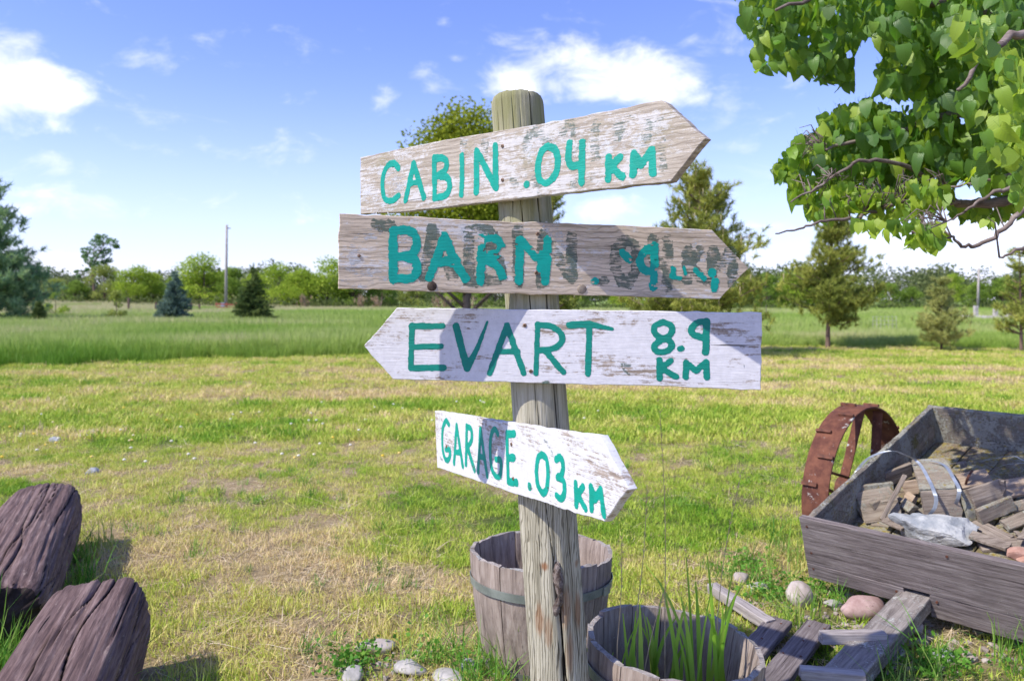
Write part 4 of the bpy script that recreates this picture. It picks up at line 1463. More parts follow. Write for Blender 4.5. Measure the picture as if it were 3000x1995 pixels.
# ------------------------------------------------------------------ two squared-off old logs
def log(name, near, far, wid, hgt, seed, label, end_far=.08, nsec=110, seg=260):
    d = far - near
    L = d.length
    Ml = frame(near, d, Vector((0, 0, 1)))
    v, f, alldep = [], [], []
    a = np.linspace(0, 2 * np.pi, seg, endpoint=False)
    ca, sa = np.cos(a), np.sin(a)
    sq = (np.abs(ca) ** 4.2 + np.abs(sa) ** 4.2) ** (-1 / 4.2)       # a rounded square
    cracks = [(float(u), float(w_), float(dp)) for (u, w_, dp) in zip(np.random.default_rng(seed).uniform(.15, 3.0, 11), np.random.default_rng(seed + 1).uniform(.008, .026, 11), np.random.default_rng(seed + 2).uniform(.008, .026, 11))]
    xs = L * (1 - np.cos(np.linspace(0, np.pi, nsec))) / 2
    for i, x in enumerate(xs):
        t = x / L
        r = sq * (1 + (fbm(ca * 1.4 + 3, sa * 1.4, x * 1.1, seed, 3) - .5) * .20)
        # rounded, broken-down ends
        e = min(x, L - x)
        r = r * (1 - .09 * math.exp(-e / (.02 if x < L / 2 else end_far)))
        dep = np.zeros(seg)
        for k, (u, w_, dp) in enumerate(cracks):
            c = u + (float(vnoise(x * 2.3, k, 0, seed + 3)) - .5) * .38
            env = max(0, min(1, (float(vnoise(x * 1.7, k, 9, seed + 4)) - .24) * 4))
            dep = np.maximum(dep, dp * env * np.clip(1 - np.abs(np.angle(np.exp(1j * (a - c)))) / w_, 0, 1))
        fine = (fbm(ca * 13, sa * 13, x * 1.6, seed + 6, 4) - .5) * .024
        alldep.append(dep)
        yy = r * ca * wid / 2 - dep * ca + fine * ca
        zz = r * sa * hgt / 2 - dep * sa + fine * sa
        ragged = (fbm(ca * 3, sa * 3, i > nsec / 2, seed + 8, 3) - .5) * .08 * math.exp(-e / .05)
        v += list(zip(np.full(seg, x) + ragged, yy, zz))
    for i in range(nsec - 1):
        for k in range(seg):
            k2 = (k + 1) % seg
            f.append((i * seg + k, i * seg + k2, (i + 1) * seg + k2, (i + 1) * seg + k))
    c0 = len(v)
    v += [(.02, 0, 0), (L - .02, 0, 0)]
    nside = len(f)
    f += [(c0, (k + 1) % seg, k) for k in range(seg)]
    f += [(c0 + 1, (nsec - 1) * seg + k, (nsec - 1) * seg + (k + 1) % seg) for k in range(seg)]
    me = mesh_np(name, v, f, M['log'], True)
    me.materials.append(M['logend'])
    for k in range(nside, len(f)):
        me.polygons[k].material_index = 1
    # split depth, darkens the open splits
    sp = np.concatenate(alldep + [np.zeros(2)]) / .016
    me.attributes.new('split', 'FLOAT', 'POINT').data.foreach_set('value', sp.astype(np.float32))
    import bmesh
    bm = bmesh.new()
    bm.from_mesh(me)
    bmesh.ops.recalc_face_normals(bm, faces=bm.faces)
    bm.to_mesh(me)
    bm.free()
    return link(name, me, Ml, None, label, 'log', 'old timber logs edging the lawn')


log('weathered_log', Vector((-1.86, 2.82, .16)), Vector((-2.53, 4.32, .20)), .36, .34, 4, 'purple-brown cracked log lying farther back at the left edge')
log('weathered_log', Vector((-1.06, 1.55, .16)), Vector((-1.475, 2.86, .19)), .325, .335, 9, 'purple-brown split log nearest the camera in the lower left corner', .035)

# ------------------------------------------------------------------ stones
def stone(px, py, rx, ry, rz, mat, seed, label, bury=.25, name='stone'):
    g = G(px, py)
    v, f = rock_geo(rx, ry, rz, seed, 3, .16, 3)
    link(name, mesh_np(name, v, f, M[mat], True), Matrix.Translation((g.x, g.y, rz * (1 - 2 * bury))) @ Matrix.Rotation(seed * 1.3, 4, 'Z'), None, label, 'stone', 'fieldstones on the ground')


stone(1840, 1392, .068, .062, .056, 'stone_pale', 1, 'smooth round pale granite stone left of the cart front', .1)
stone(1986, 1420, .10, .075, .055, 'stone_pink', 22, 'flat pinkish stone under the cart beside the drawbar', .15)
stone(1706, 1340, .055, .045, .03, 'stone_pale', 3, 'low buff stone half sunk in dry grass behind the stake')
stone(1745, 1358, .06, .045, .025, 'stone_grey', 4, 'sunken grey-white stone between the stake and the round granite stone')
stone(868, 1500, .085, .05, .030, 'stone_pale', 5, 'long pale stone in the grass left of the back barrel')
stone(812, 1564, .05, .04, .03, 'stone_grey', 6, 'grey stone cut by the picture bottom, left of the signpost')
stone(945, 1548, .065, .055, .03, 'stone_grey', 7, 'flat grey stone in weeds between the long pale stone and the post')
stone(1078, 1540, .03, .028, .024, 'stone_white', 8, 'small white stone just left of the signpost foot')
stone(1032, 1566, .075, .05, .022, 'stone_grey', 9, 'low grey slab stone at the picture bottom beside the signpost')
stone(1150, 1508, .05, .045, .02, 'stone_grey', 10, 'grey stone against the foot of the back barrel')
stone(200, 998, .25, .10, .02, 'stone_pale', 11, 'patch-like flat pale stone bare in the far lawn', .3)
stone(125, 1018, .06, .05, .035, 'stone_white', 12, 'small white stone in the far lawn above the logs')
stone(212, 1090, .06, .05, .03, 'stone_white', 13, 'white pebble in the lawn just beyond the farther log')
stone(2085, 1450, .07, .05, .04, 'stone_pale', 14, 'pale stone in shade against the right flank of the drawbar')
stone(2170, 1515, .05, .04, .02, 'stone_white', 15, 'chalky stone in the grass right of the drawbar')
stone(2060, 1512, .045, .04, .03, 'stone_grey', 16, 'grey stone beside the drawbar near the picture bottom')
stone(1918, 1398, .045, .03, .02, 'stone_grey', 17, 'small grey stone between the round granite and the pink stone', .15)
# pebbles: past counting
rg = np.random.default_rng(5)
parts = []
protos = [rock_geo(1, .8, .55, 100 + k, 1, .2) for k in range(5)]
for i in range(330):
    if i < 80:
        p = G(rg.uniform(2060, 2420), rg.uniform(1440, 1580))
        p.y += rg.uniform(0, .3)
        s_ = rg.uniform(.010, .028)
    elif i < 250:
        p = G(rg.uniform(1720, 2060), rg.uniform(1370, 1500))
        s_ = rg.uniform(.006, .022)
    else:
        p = G(rg.uniform(780, 1200), rg.normal(1545, 30))
        s_ = rg.uniform(.005, .02)
    v, f = protos[i % 5]
    a = rg.uniform(0, 6.3)
    c, s1 = math.cos(a), math.sin(a)
    vv = v * s_
    vv = np.stack([vv[:, 0] * c - vv[:, 1] * s1, vv[:, 0] * s1 + vv[:, 1] * c, vv[:, 2]], 1) + np.array([p.x, p.y, s_ * .2])
    parts.append((vv, f))
v, f = merge(parts)
link('pebbles', mesh_np('pebbles', v, f, mat_simple('pebble_mix', (.22, .18, .155), (.45, .40, .35), 9, .85)), kind='stuff', label='scattered pebbles among the grass and under the cart')

# ------------------------------------------------------------------ foliage tools
def leaf_cards(cen, size, rg, shape='leaf', droop=.3, aspect=.55, bias=None):
    """one folded 4-vertex leaf (two triangles) for each centre"""
    n = len(cen)
    size = np.broadcast_to(np.asarray(size, float), (n,))
    d = rg.normal(size=(n, 3))
    d[:, 2] = d[:, 2] * .6 - droop
    if bias is not None:
        d += bias
    d /= np.linalg.norm(d, axis=1)[:, None]
    s = rg.normal(size=(n, 3))
    s -= d * np.sum(s * d, 1)[:, None]
    s /= np.linalg.norm(s, axis=1)[:, None]
    nn = np.cross(d, s)
    L = size[:, None]
    b0 = cen - d * L * .5
    tip = cen + d * L * .5
    l = cen + s * L * aspect * .5 + nn * L * .10
    r = cen - s * L * aspect * .5 + nn * L * .10
    v = np.stack([b0, l, tip, r], 1).reshape(-1, 3)
    k = np.arange(n)[:, None] * 4
    f = np.concatenate([k + np.array([[0, 1, 2]]), k + np.array([[0, 2, 3]])], 1).reshape(-1, 3)
    return v, f


def needle_tufts(cen, dirs, length, n, rg, width=.012, spread=.8):
    """bottle-brush tufts: n thin triangles round each direction"""
    m = len(cen)
    c = np.repeat(cen, n, 0)
    d = np.repeat(dirs, n, 0)
    q = d + rg.normal(size=c.shape) * spread
    q /= np.linalg.norm(q, axis=1)[:, None]
    L = length * rg.uniform(.7, 1.2, len(c))[:, None]
    s = rg.normal(size=c.shape)
    s -= q * np.sum(s * q, 1)[:, None]
    s /= np.linalg.norm(s, axis=1)[:, None]
    o = c + d * rg.uniform(-.5, .5, (len(c), 1)) * length
    v = np.stack([o + s * width, o - s * width, o + q * L], 1).reshape(-1, 3)
    return v, np.arange(len(v)).reshape(-1, 3)


def joinm(parts):
    vs, fs, n = [], [], 0
    for v, f in parts:
        vs.append(v)
        fs.append(np.asarray(f) + n)
        n += len(v)
    return np.concatenate(vs), np.concatenate(fs)


def limb_mesh(name, tubes, mat):
    v, f = merge(tubes)
    return mesh_np(name, v, f, mat, True)


def make_decid(seed, h, w, nleaf, lsize, mat, base=.12, lumps=16, gap=.35, lean=(0, 0)):
    """broadleaf tree: trunk and limbs, leaves clumped round the limb ends"""
    rg = np.random.default_rng(seed)
    pr = random.Random(seed)
    tubes = [tube(smooth_path([(0, 0, -.1), (lean[0] * .2, lean[1] * .2, h * .25), (lean[0] * .6, lean[1] * .6, h * .55), (lean[0], lean[1], h * .85)], 10), list(np.linspace(h * .022, h * .005, 11)), 7)]
    cl = []
    for k in range(lumps):
        t = pr.uniform(base, 1)
        a = pr.uniform(0, 6.28)
        prof = math.sin(math.pi * min(1, (t * .80 + .22))) ** .7
        rr = w * .5 * prof * pr.uniform(.45, .92)
        c = Vector((math.cos(a) * rr + lean[0] * t, math.sin(a) * rr + lean[1] * t, h * (t * .86 + .06)))
        s = w * pr.uniform(.14, .26)
        cl.append((c, s))
        q = Vector((lean[0] * t * .6, lean[1] * t * .6, max(.1, c.z - rr * .7 - .1 * h)))
        tubes.append(tube([q, q.lerp(c, .5) + Vector((0, 0, -.02 * h)), c], [h * .010, h * .006, h * .002], 5))
    per = np.array([s ** 2 for _, s in cl])
    cnt = (per / per.sum() * nleaf).astype(int)
    cen = []
    for (c, s), n_ in zip(cl, cnt):
        u = rg.normal(size=(n_, 3))
        u /= np.linalg.norm(u, axis=1)[:, None]
        r = s * rg.uniform(.25, 1.0, n_) ** .6 * (.70 + .5 * fbm(u[:, 0] * 2 + c.x, u[:, 1] * 2, u[:, 2] * 2, seed, 3))
        p = np.array(c) + u * r[:, None] * np.array([1.15, 1.15, .85])
        cen.append(p)
    cen = np.concatenate(cen)
    cen[:, 2] = np.maximum(cen[:, 2], .05)
    v, f = leaf_cards(cen, lsize * rg.uniform(.7, 1.3, len(cen)), rg)
    return limb_mesh('trunk', tubes, M['trunk']), mesh_np('crown', v, f, mat)


def make_pine(seed, h, w, mat, base=.25, tuft=.16, nn=26, whorls=15, bare=0., lean=0., density=1., width=.010, candle=0):
    rg = np.random.default_rng(seed)
    pr = random.Random(seed)
    path = smooth_path([(0, 0, -.1), (lean * .1, 0, h * .2), (lean * .45, 0, h * .5), (lean, 0, h)], 14)
    tubes = [tube(path, list(np.linspace(h * .020, h * .004, 15)), 8)]
    br = []
    cen, dr = [], []
    for k in range(whorls):
        t = base + (1 - base) * (k / (whorls - 1)) ** .9
        prof = (1 - t) ** .55 if t > base + .12 else (1 - t) ** .55 * (.72 + 2.2 * (t - base))
        nb = max(3, int(pr.uniform(4.5, 7) * density))
        for j in range(nb):
            a = pr.uniform(0, 6.28)
            tj = min(.985, max(base * .8, t + pr.uniform(-.6, .6) * (1 - base) / whorls))
            ti = tj * 14
            pc = path[int(ti)].lerp(path[min(14, int(ti) + 1)], ti - int(ti))
            L = max(.13 * w, w * .5 * prof * pr.uniform(.62, 1.12))
            up = pr.uniform(.05, .45) + .4 * t
            d = Vector((math.cos(a), math.sin(a), 0))
            e1 = pc + d * L * .55 + Vector((0, 0, L * (up - .22)))
            e2 = pc + d * L + Vector((0, 0, L * up))
            br.append(tube([pc, e1, e2], [h * .006, h * .004, h * .0018], 4))
            nt = max(6, int(L / tuft * 3.0 * density))
            for q in range(nt):
                s = bare + (1 - bare) * (q + pr.random()) / nt
                s = max(.25, s)
                pp = pc.lerp(e1, min(1, s * 1.8)) if s < .55 else e1.lerp(e2, (s - .55) / .45)
                off = Vector((pr.gauss(0, 1), pr.gauss(0, 1), pr.gauss(0, .5))) * L * .16 * (1.1 - .3 * s)
                cen.append(pp + off)
                dd = (d * .55 + Vector((pr.gauss(0, .4), pr.gauss(0, .4), .75))).normalized()
                dr.append(dd)
    for q in range(5):
        cen.append(path[14] - Vector((0, 0, q * tuft * .7)))
        dr.append(Vector((0, 0, 1)))
    cen, dr = np.array(cen), np.array(dr)
    v, f = needle_tufts(cen, dr, tuft, nn, rg, width)
    out = [limb_mesh('trunk', tubes, M['trunk']), limb_mesh('branches', br, M['trunk']), mesh_np('needles', v, f, mat)]
    if candle:
        ct = []
        for i in range(0, len(cen), 3):
            if rg.random() < candle:
                c = Vector(cen[i]) + Vector(dr[i]) * tuft * .6
                ct.append(tube([c, c + Vector((0, 0, tuft * rg.uniform(.7, 1.3)))], [.016, .010], 4))
        out.append(limb_mesh('candles', ct, M['candle']))
    return out


def make_spruce(seed, h, w, mat, sprays=2600, size=.16):
    rg = np.random.default_rng(seed)
    pr = random.Random(seed)
    tubes = [tube([(0, 0, -.1), (0, 0, h * .5), (0, 0, h * .98)], [h * .02, h * .012, h * .003], 7)]
    cen, dr = [], []
    tiers = 17
    for k in range(tiers):
        t = (k + .4) / tiers
        z0 = h * (.05 + .93 * t)
        Rr = w * .5 * (1 - t) ** .85
        nb = max(4, int(15 * (1 - t) + 4))
        for j in range(nb):
            a = pr.uniform(0, 6.28)
            L = Rr * pr.uniform(.72, 1.12) + .03
            nt = max(3, int(L / size * 3.4))
            for q in range(nt):
                s = (q + pr.random()) / nt
                lat = pr.gauss(0, .16) * L * (1 - .4 * s)
                x = math.cos(a) * L * s - math.sin(a) * lat
                y = math.sin(a) * L * s + math.cos(a) * lat
                cen.append((x, y, z0 - L * .22 * s + L * .16 * s * s + pr.gauss(0, .012 * h)))
                dr.append((math.cos(a), math.sin(a), .15))
    cen.append((0, 0, h * .99))
    dr.append((0, 0, 1))
    v, f = needle_tufts(np.array(cen), np.array(dr, float), size, 11, rg, .020, .62)
    return limb_mesh('trunk', tubes, M['trunk']), mesh_np('crown', v, f, mat)


M['decid_a'] = mat_leaf('hedge_leaves_fresh', (0.160, 0.255, 0.026), (0.336, 0.470, 0.050), (0.571, 0.676, 0.102), .35, .35)
M['decid_b'] = mat_leaf('hedge_leaves_deep', (0.093, 0.165, 0.024), (0.211, 0.330, 0.048), (0.370, 0.495, 0.090), .35, .35)
M['decid_c'] = mat_leaf('hedge_leaves_olive', (0.168, 0.215, 0.042), (0.319, 0.387, 0.084), (0.504, 0.544, 0.144), .35, .35)
M['oak'] = mat_leaf('oak_flush', (0.112, 0.158, 0.012), (0.232, 0.285, 0.021), (0.390, 0.435, 0.045), .35, .4)
M['pine'] = mat_leaf('pine_needles', (0.121, 0.170, 0.034), (0.308, 0.362, 0.069), (0.576, 0.564, 0.133), .2, .8)
M['pine_blue'] = mat_leaf('white_pine_needles', (0.087, 0.185, 0.095), (0.258, 0.389, 0.190), (0.474, 0.609, 0.272), .2, .6)
M['pine_young'] = mat_leaf('young_pine_needles', (0.209, 0.261, 0.075), (0.419, 0.445, 0.140), (0.674, 0.652, 0.225), .2, .8)
M['spruce'] = mat_leaf('spruce_needles', (0.043, 0.083, 0.026), (0.120, 0.186, 0.055), (0.283, 0.336, 0.099), .15, .8)
M['spruce_blue'] = mat_leaf('blue_spruce_needles', (0.072, 0.132, 0.101), (0.173, 0.263, 0.203), (0.324, 0.425, 0.333), .15, .8)
M['candle'] = mat_simple('pine_candles', (.40, .33, .17), (.50, .42, .24), 20, .8)


def tree(name, x, y, meshes, partnames, label, cat='tree', group=None, sc=1., rot=0., szx=1.):
    root = empty(name, Matrix.Translation((x, y, float(ground_z(x, y)))) @ Matrix.Rotation(rot, 4, 'Z') @ Matrix.Diagonal((sc * szx, sc * szx, sc, 1)), label, cat, group)
    for pn, me in zip(partnames, meshes):
        link(pn, me, WM[root.name], root)
    return root


PN = ('trunk', 'branches', 'needles', 'candles')


def xat(px, Y):
    return (px - 1179) / FPX * Y


# hedgerow: five kinds of broadleaf tree, each placed tree its own copy
dk = [make_decid(101, 6.0, 5.6, 8000, .24, M['decid_a'], .02, 22), make_decid(102, 6.2, 5.2, 8000, .23, M['decid_b'], .02, 22), make_decid(103, 5.6, 6.2, 8000, .25, M['decid_a'], .02, 24),
      make_decid(104, 6.0, 5.4, 7000, .23, M['decid_c'], .02, 20), make_decid(105, 6.4, 4.6, 6000, .22, M['decid_a'], .15, 16), make_decid(106, 5.4, 6.0, 8000, .24, M['decid_b'], .0, 24)]
HG = 'broadleaf trees of the hedgerow beyond the meadow'
hedge = [  # px, depth, top y, kind, width factor, label
    (130, 100, 655, 3, .9, 'low olive bush of the hedgerow just right of the big left pine'),
    (175, 98, 650, 5, 1., 'dark green hedgerow tree below and left of the wind-bent tree'),
    (240, 99, 608, 3, .8, 'yellow-olive hedgerow tree in front of the wind-bent tree foot'),
    (308, 97, 610, 0, .9, 'bright green rounded hedgerow tree right of the wind-bent tree'),
    (352, 98, 628, 4, .9, 'pale hedgerow tree between the rounded tree and the blue spruce'),
    (400, 103, 640, 1, 1., 'deep green hedgerow tree showing behind the blue spruce top'),
    (470, 101, 592, 2, 1.0, 'broad light green tree left of the tall utility pole, tallest of that stretch'),
    (535, 100, 618, 1, .9, 'darker hedgerow tree right behind the utility pole'),
    (590, 103, 625, 0, .9, 'hedgerow tree hidden behind the dark spruce'),
    (645, 100, 612, 2, .9, 'bright yellow-green tree right of the dark spruce'),
    (690, 98, 616, 0, .85, 'leafy hedgerow tree midway between the dark spruce and the signs'),
    (755, 99, 600, 2, .95, 'airy light green tree at the left tip of the BARN board'),
    (815, 97, 625, 5, 1., 'hedgerow tree below the left end of the BARN board'),
    (880, 98, 640, 1, 1., 'hedgerow tree in the gap between the BARN and EVART boards, leftmost'),
    (960, 100, 640, 3, 1., 'olive tree in the gap between the boards left of the post'),
    (1050, 98, 650, 0, 1., 'tree behind the boards close left of the post'),
    (1140, 98, 630, 5, 1., 'tree behind the boards directly behind the post'),
    (1330, 97, 640, 1, 1., 'tree in the gap between the boards right of the post'),
    (1430, 96, 655, 0, 1., 'bright tree seen between the boards under the pale knot'),
    (1520, 96, 655, 2, 1., 'light tree between the boards left of the tall pine trunk'),
    (1640, 94, 655, 4, .9, 'pale green tree behind the tall pine trunk'),
    (1700, 92, 640, 5, 1., 'dense green tree below the tip of the BARN board'),
    (1765, 90, 632, 1, .95, 'rounded dark hedgerow tree right of the BARN board tip'),
    (1830, 90, 622, 0, .9, 'light hedgerow tree behind the left skirt of the leaning pine'),
    (1900, 90, 640, 5, 1., 'hedgerow tree behind the leaning pine trunk'),
    (1985, 92, 655, 3, 1., 'hedgerow tree behind the right skirt of the leaning pine'),
    (2050, 95, 668, 1, 1., 'low dark tree between the leaning pine and the young pine'),
    (2100, 95, 662, 5, .8, 'dark hedgerow tree left of the young pine'),
    (2195, 100, 632, 4, .8, 'pale feathery tree rising behind the young pine'),
    (2250, 92, 655, 1, 1., 'dark tree behind the fence posts'),
    (2310, 92, 640, 5, 1., 'dense tree behind the rail fence at the right edge'),
    (2390, 90, 630, 0, 1., 'tree cut by the right edge beyond the rail fence')]
for i, (px, Y, ty, k, wf, lb) in enumerate(hedge):
    hh = EYE + (690 - ty) / FPX * Y
    base_h = (6.0, 6.2, 5.6, 6.0, 6.4, 5.4)[k]
    x = xat(px, Y)
    sc_ = max(.5, (hh - float(ground_z(x, Y))) / base_h)
    tree('hedge_tree', x, Y, dk[k], ('trunk', 'crown'), lb, 'tree', HG, sc_, i * 1.7, wf * 1.22)
# scrub under the hedgerow, and the far woods behind: past telling apart
rg = np.random.default_rng(77)
cen = []
for i in range(340):
    px = rg.uniform(-500, 2900)
    Y = np.interp(px, [0, 900, 1500, 2400], [94, 94, 91, 86]) + rg.uniform(-3, 6)
    c = np.array([xat(px, Y), Y, 0.0])
    s_ = rg.uniform(.8, 1.9)
    n_ = 60
    u = rg.normal(size=(n_, 3))
    u /= np.linalg.norm(u, axis=1)[:, None]
    u[:, 2] = np.abs(u[:, 2])
    cen.append(c + u * (s_ * rg.uniform(.5, 1, n_)[:, None]) * np.array([1.5, 1.1, .95]))
cen = np.concatenate(cen)
cen[:, 2] += ground_z(cen[:, 0], cen[:, 1])
v, f = leaf_cards(cen, .36 * rg.uniform(.7, 1.3, len(cen)), rg)
link('undergrowth', mesh_np('undergrowth', v, f, mat_leaf('scrub_leaves', (.05, .08, .02), (.12, .165, .045), (.24, .26, .10), .3, .25)), kind='stuff', label='low scrub along the foot of the hedgerow')
cen = []
for i in range(420):
    px = rg.uniform(-1200, 3600)
    Y = rg.uniform(118, 165)
    hh = rg.uniform(3.5, 6.5)
    c = np.array([xat(px, Y), Y, hh * .5 + 1.0])
    n_ = 400
    u = rg.normal(size=(n_, 3))
    u /= np.linalg.norm(u, axis=1)[:, None]
    cen.append(c + u * np.array([3.2, 3.2, hh * .55]) * rg.uniform(.6, 1.05, n_)[:, None])
cen = np.concatenate(cen)
v, f = leaf_cards(cen, .55 * rg.uniform(.7, 1.3, len(cen)), rg)
link('far_woods', mesh_np('far_woods', v, f, mat_leaf('far_leaves', (.065, .095, .035), (.13, .17, .065), (.22, .25, .10), .3, .1)), kind='stuff', label='far woods showing through the gaps of the hedgerow')
# pale dead brush heads at the hedge foot
cen, dr = [], []
for (px, wd_) in ((868, 12), (1030, 22), (700, 14), (830, 10), (1085, 30), (1010, 16)):
    for k in range(26):
        Y = 91
        cen.append((xat(px + rg.normal() * wd_ * .5, Y), Y + rg.uniform(-.4, .4), rg.uniform(.2, 1.3) + float(ground_z(xat(px, Y), Y))))
        dr.append((0, 0, 1))
v, f = needle_tufts(np.array(cen), np.array(dr, float), .45, 10, rg, .03, .4)
link('dead_brush', mesh_np('dead_brush', v, f, mat_simple('dead_brush_stems', (.40, .27, .17), (.55, .40, .28), 2, .9)), kind='stuff', label='tan dead brush at the foot of the hedgerow')

# big flushing oak behind the signpost
om = make_decid(201, 8.9, 6.6, 26000, .19, M['oak'], .34, 54, lean=(0, 0))
tree('oak_tree', xat(1075, 36), 36, om, ('trunk', 'crown'), 'big yellow-green tree rising behind the CABIN board left of the post', 'tree', None, (EYE + (690 - 243) / FPX * 36) / 8.9, .4, .96)
# pines
pm_ = make_pine(301, 4.4, 4.8, M['pine'], .22, .17, 34, 15, .2, .1, 1.25, .010, .45)
tree('pine_tree', xat(1608, 19.5), 19.5, pm_, PN, 'tall dark pine with pale candles behind the tips of the upper boards', 'pine', 'pines standing in the meadow', (EYE + (690 - 410) / FPX * 19.5) / 4.5, .9)
pm2 = make_pine(302, 4.3, 2.0, M['pine'], .15, .17, 30, 13, .2, 0, 1.0, .010, .3)
tree('pine_tree', xat(1272, 25), 25, pm2, PN, 'slender pine mostly hidden behind the post, its tips showing right of it', 'pine', 'pines standing in the meadow', (EYE + (690 - 450) / FPX * 25) / 4.35, 2.)
pm3 = make_pine(303, 3.75, 3.7, M['pine'], .34, .125, 30, 16, .15, .16, 1.2, .009)
tree('pine_tree', xat(1906, 21.9), 21.9, pm3, PN, 'bushy pine with a leaning bare trunk, right of the signs', 'pine', 'pines standing in the meadow', (EYE + (690 - 492) / FPX * 21.9) / 3.85, 0.1)
pm4 = make_pine(304, 1.85, 1.95, M['pine_young'], .26, .12, 26, 11, .15, 0, 1.1, .007)
tree('pine_tree', xat(2168, 21), 21, pm4, PN, 'young sparse pine near the rail fence', 'pine', 'pines standing in the meadow', (EYE + (690 - 650) / FPX * 21) / 1.9, .5)
pm5 = make_pine(305, 2.9, 2.2, M['pine'], .30, .14, 26, 12, .3, .05, .75, .009)
tree('pine_tree', xat(2352, 20.5), 20.5, pm5, PN, 'pine cut by the right edge with a bare grey trunk', 'pine', 'pines standing in the meadow', (EYE + (690 - 575) / FPX * 20.5) / 2.95, 3.)
pm6 = make_pine(306, 7.4, 7.6, M['pine_blue'], .05, .40, 26, 15, .25, 0, 1.15, .026)
tree('pine_tree', xat(-35, 45), 45, pm6, PN, 'large blue-green pine spreading in from the left edge', 'pine', 'pines standing in the meadow', (EYE + (690 - 440) / FPX * 45) / 7.5, 1.1)
# evergreens in the meadow
sp1 = make_spruce(401, 3.0, 2.2, M['spruce_blue'])
tree('spruce_tree', xat(403, 45), 45, sp1, ('trunk', 'crown'), 'blue-grey spruce standing in the meadow left of the utility pole', 'spruce', 'spruces in the meadow', (EYE + (690 - 622) / FPX * 45) / 3.0)
sp2 = make_spruce(402, 3.4, 2.6, M['spruce'])
tree('spruce_tree', xat(583, 45), 45, sp2, ('trunk', 'crown'), 'dark green spruce standing in the meadow right of the utility pole', 'spruce', 'spruces in the meadow', (EYE + (690 - 610) / FPX * 45) / 3.4)
sp3 = make_spruce(403, 1.4, 1.0, M['spruce'])
tree('small_conifer', xat(90, 42), 42, sp3, ('trunk', 'crown'), 'small dark conifer in tall grass near the left edge', 'conifer', None, (EYE + (690 - 695) / FPX * 42) / 1.4)
dsh = make_decid(404, 1.9, 1.15, 900, .13, M['decid_c'], .0, 14)
tree('meadow_shrub', xat(268, 47), 47, dsh, ('trunk', 'crown'), 'narrow olive shrub in tall grass between the small conifer and the blue spruce', 'shrub', None, (EYE + (690 - 670) / FPX * 47) / 1.9)
dsh2 = make_decid(405, 1.9, 1.5, 700, .14, M['decid_a'], .05, 12)
tree('meadow_shrub', xat(128, 55), 55, dsh2, ('trunk', 'crown'), 'thin yellow-green sapling right of the small conifer', 'shrub', None, (EYE + (690 - 672) / FPX * 55) / 1.9)
# wind-bent tree: crown swept to the right
rgb = np.random.default_rng(9)
Yb = 106.0
tb = [tube(smooth_path([P(222, 722, Yb), P(216, 660, Yb), P(212, 632, Yb), P(222, 596, Yb), P(240, 560, Yb)], 14), list(np.linspace(.22, .06, 15)), 7)]
ends = [(200, 578, 14), (222, 560, 16), (240, 552, 17), (258, 558, 14), (268, 568, 8), (228, 585, 16), (206, 600, 12), (246, 580, 14), (222, 612, 14), (240, 603, 9), (200, 622, 6), (176, 626, 6), (180, 636, 6), (252, 600, 8), (225, 545, 8), (195, 590, 8), (215, 630, 6)]
cen = []
for (px, py, r) in ends:
    c = P(px, py, Yb + rgb.uniform(-1.2, 1.2))
    tb.append(tube([P(214, min(650, py + 35), Yb), c], [.06, .02], 5))
    k = int(r * 9)
    u = rgb.normal(size=(k, 3))
    u /= np.linalg.norm(u, axis=1)[:, None]
    cen.append(np.array(c) + u * (r / FPX * Yb) * rgb.uniform(.2, 1, (k, 1)) ** .5 * np.array([1, 1, .8]))
cen = np.concatenate(cen)
g0 = Vector((xat(222, Yb), Yb, 0))
v, f = leaf_cards(cen - np.array(g0), .36 * rgb.uniform(.7, 1.3, len(cen)), rgb, bias=np.array([1.0, 0, .55]))
wt = empty('windswept_tree', Matrix.Translation(g0), 'wind-bent blue-green tree leaning right above the left hedgerow', 'tree')
tv, tf = merge(tb)
link('trunk', mesh_np('trunk', tv - np.array(g0), tf, M['trunk'], True), WM[wt.name], wt)
link('crown', mesh_np('crown', v, f, mat_leaf('windswept_leaves', (.06, .14, .055), (.14, .26, .10), (.24, .36, .15), .35, .3)), WM[wt.name], wt)

# utility poles, fences, red gate
Yp = 85.0
pz = float(ground_z(xat(520, Yp), Yp))
pr_ = empty('utility_pole', Matrix.Translation((xat(520, Yp), Yp, pz)), 'tall bare grey utility pole above the left hedgerow', 'utility pole')
ht = EYE + (690 - 518) / FPX * Yp
v, f = tube([P(520, 720, Yp), P(522, 518, Yp)], [.17, .115], 12)
link('shaft', mesh_np('shaft', v, f, M['pole'], True), Matrix(), pr_)
v, f = plank_geo(.42, .10, .08, 1, 2)
link('bracket', mesh_np('bracket', v, f, M['pole']), Matrix.Translation(P(522, 526, Yp)) , pr_)
v, f = plank_geo(.40, .55, .05, 2, 2)
link('number_plate', mesh_np('number_plate', v, f, mat_simple('plate_blue', (.25, .33, .5), (.4, .48, .62), 3)), Matrix.Translation(P(517, 703, Yp) - Vector((.3, .25, 0))), pr_)
pr2 = empty('utility_pole', Matrix.Translation((xat(2254, 88), 88, 0)), 'short thin grey pole among the trees behind the right fence', 'utility pole')
v, f = tube([P(2252, 712, 88), P(2254, 618, 88)], [.15, .10], 10)
link('shaft', mesh_np('shaft', v, f, M['pole'], True), Matrix(), pr2)


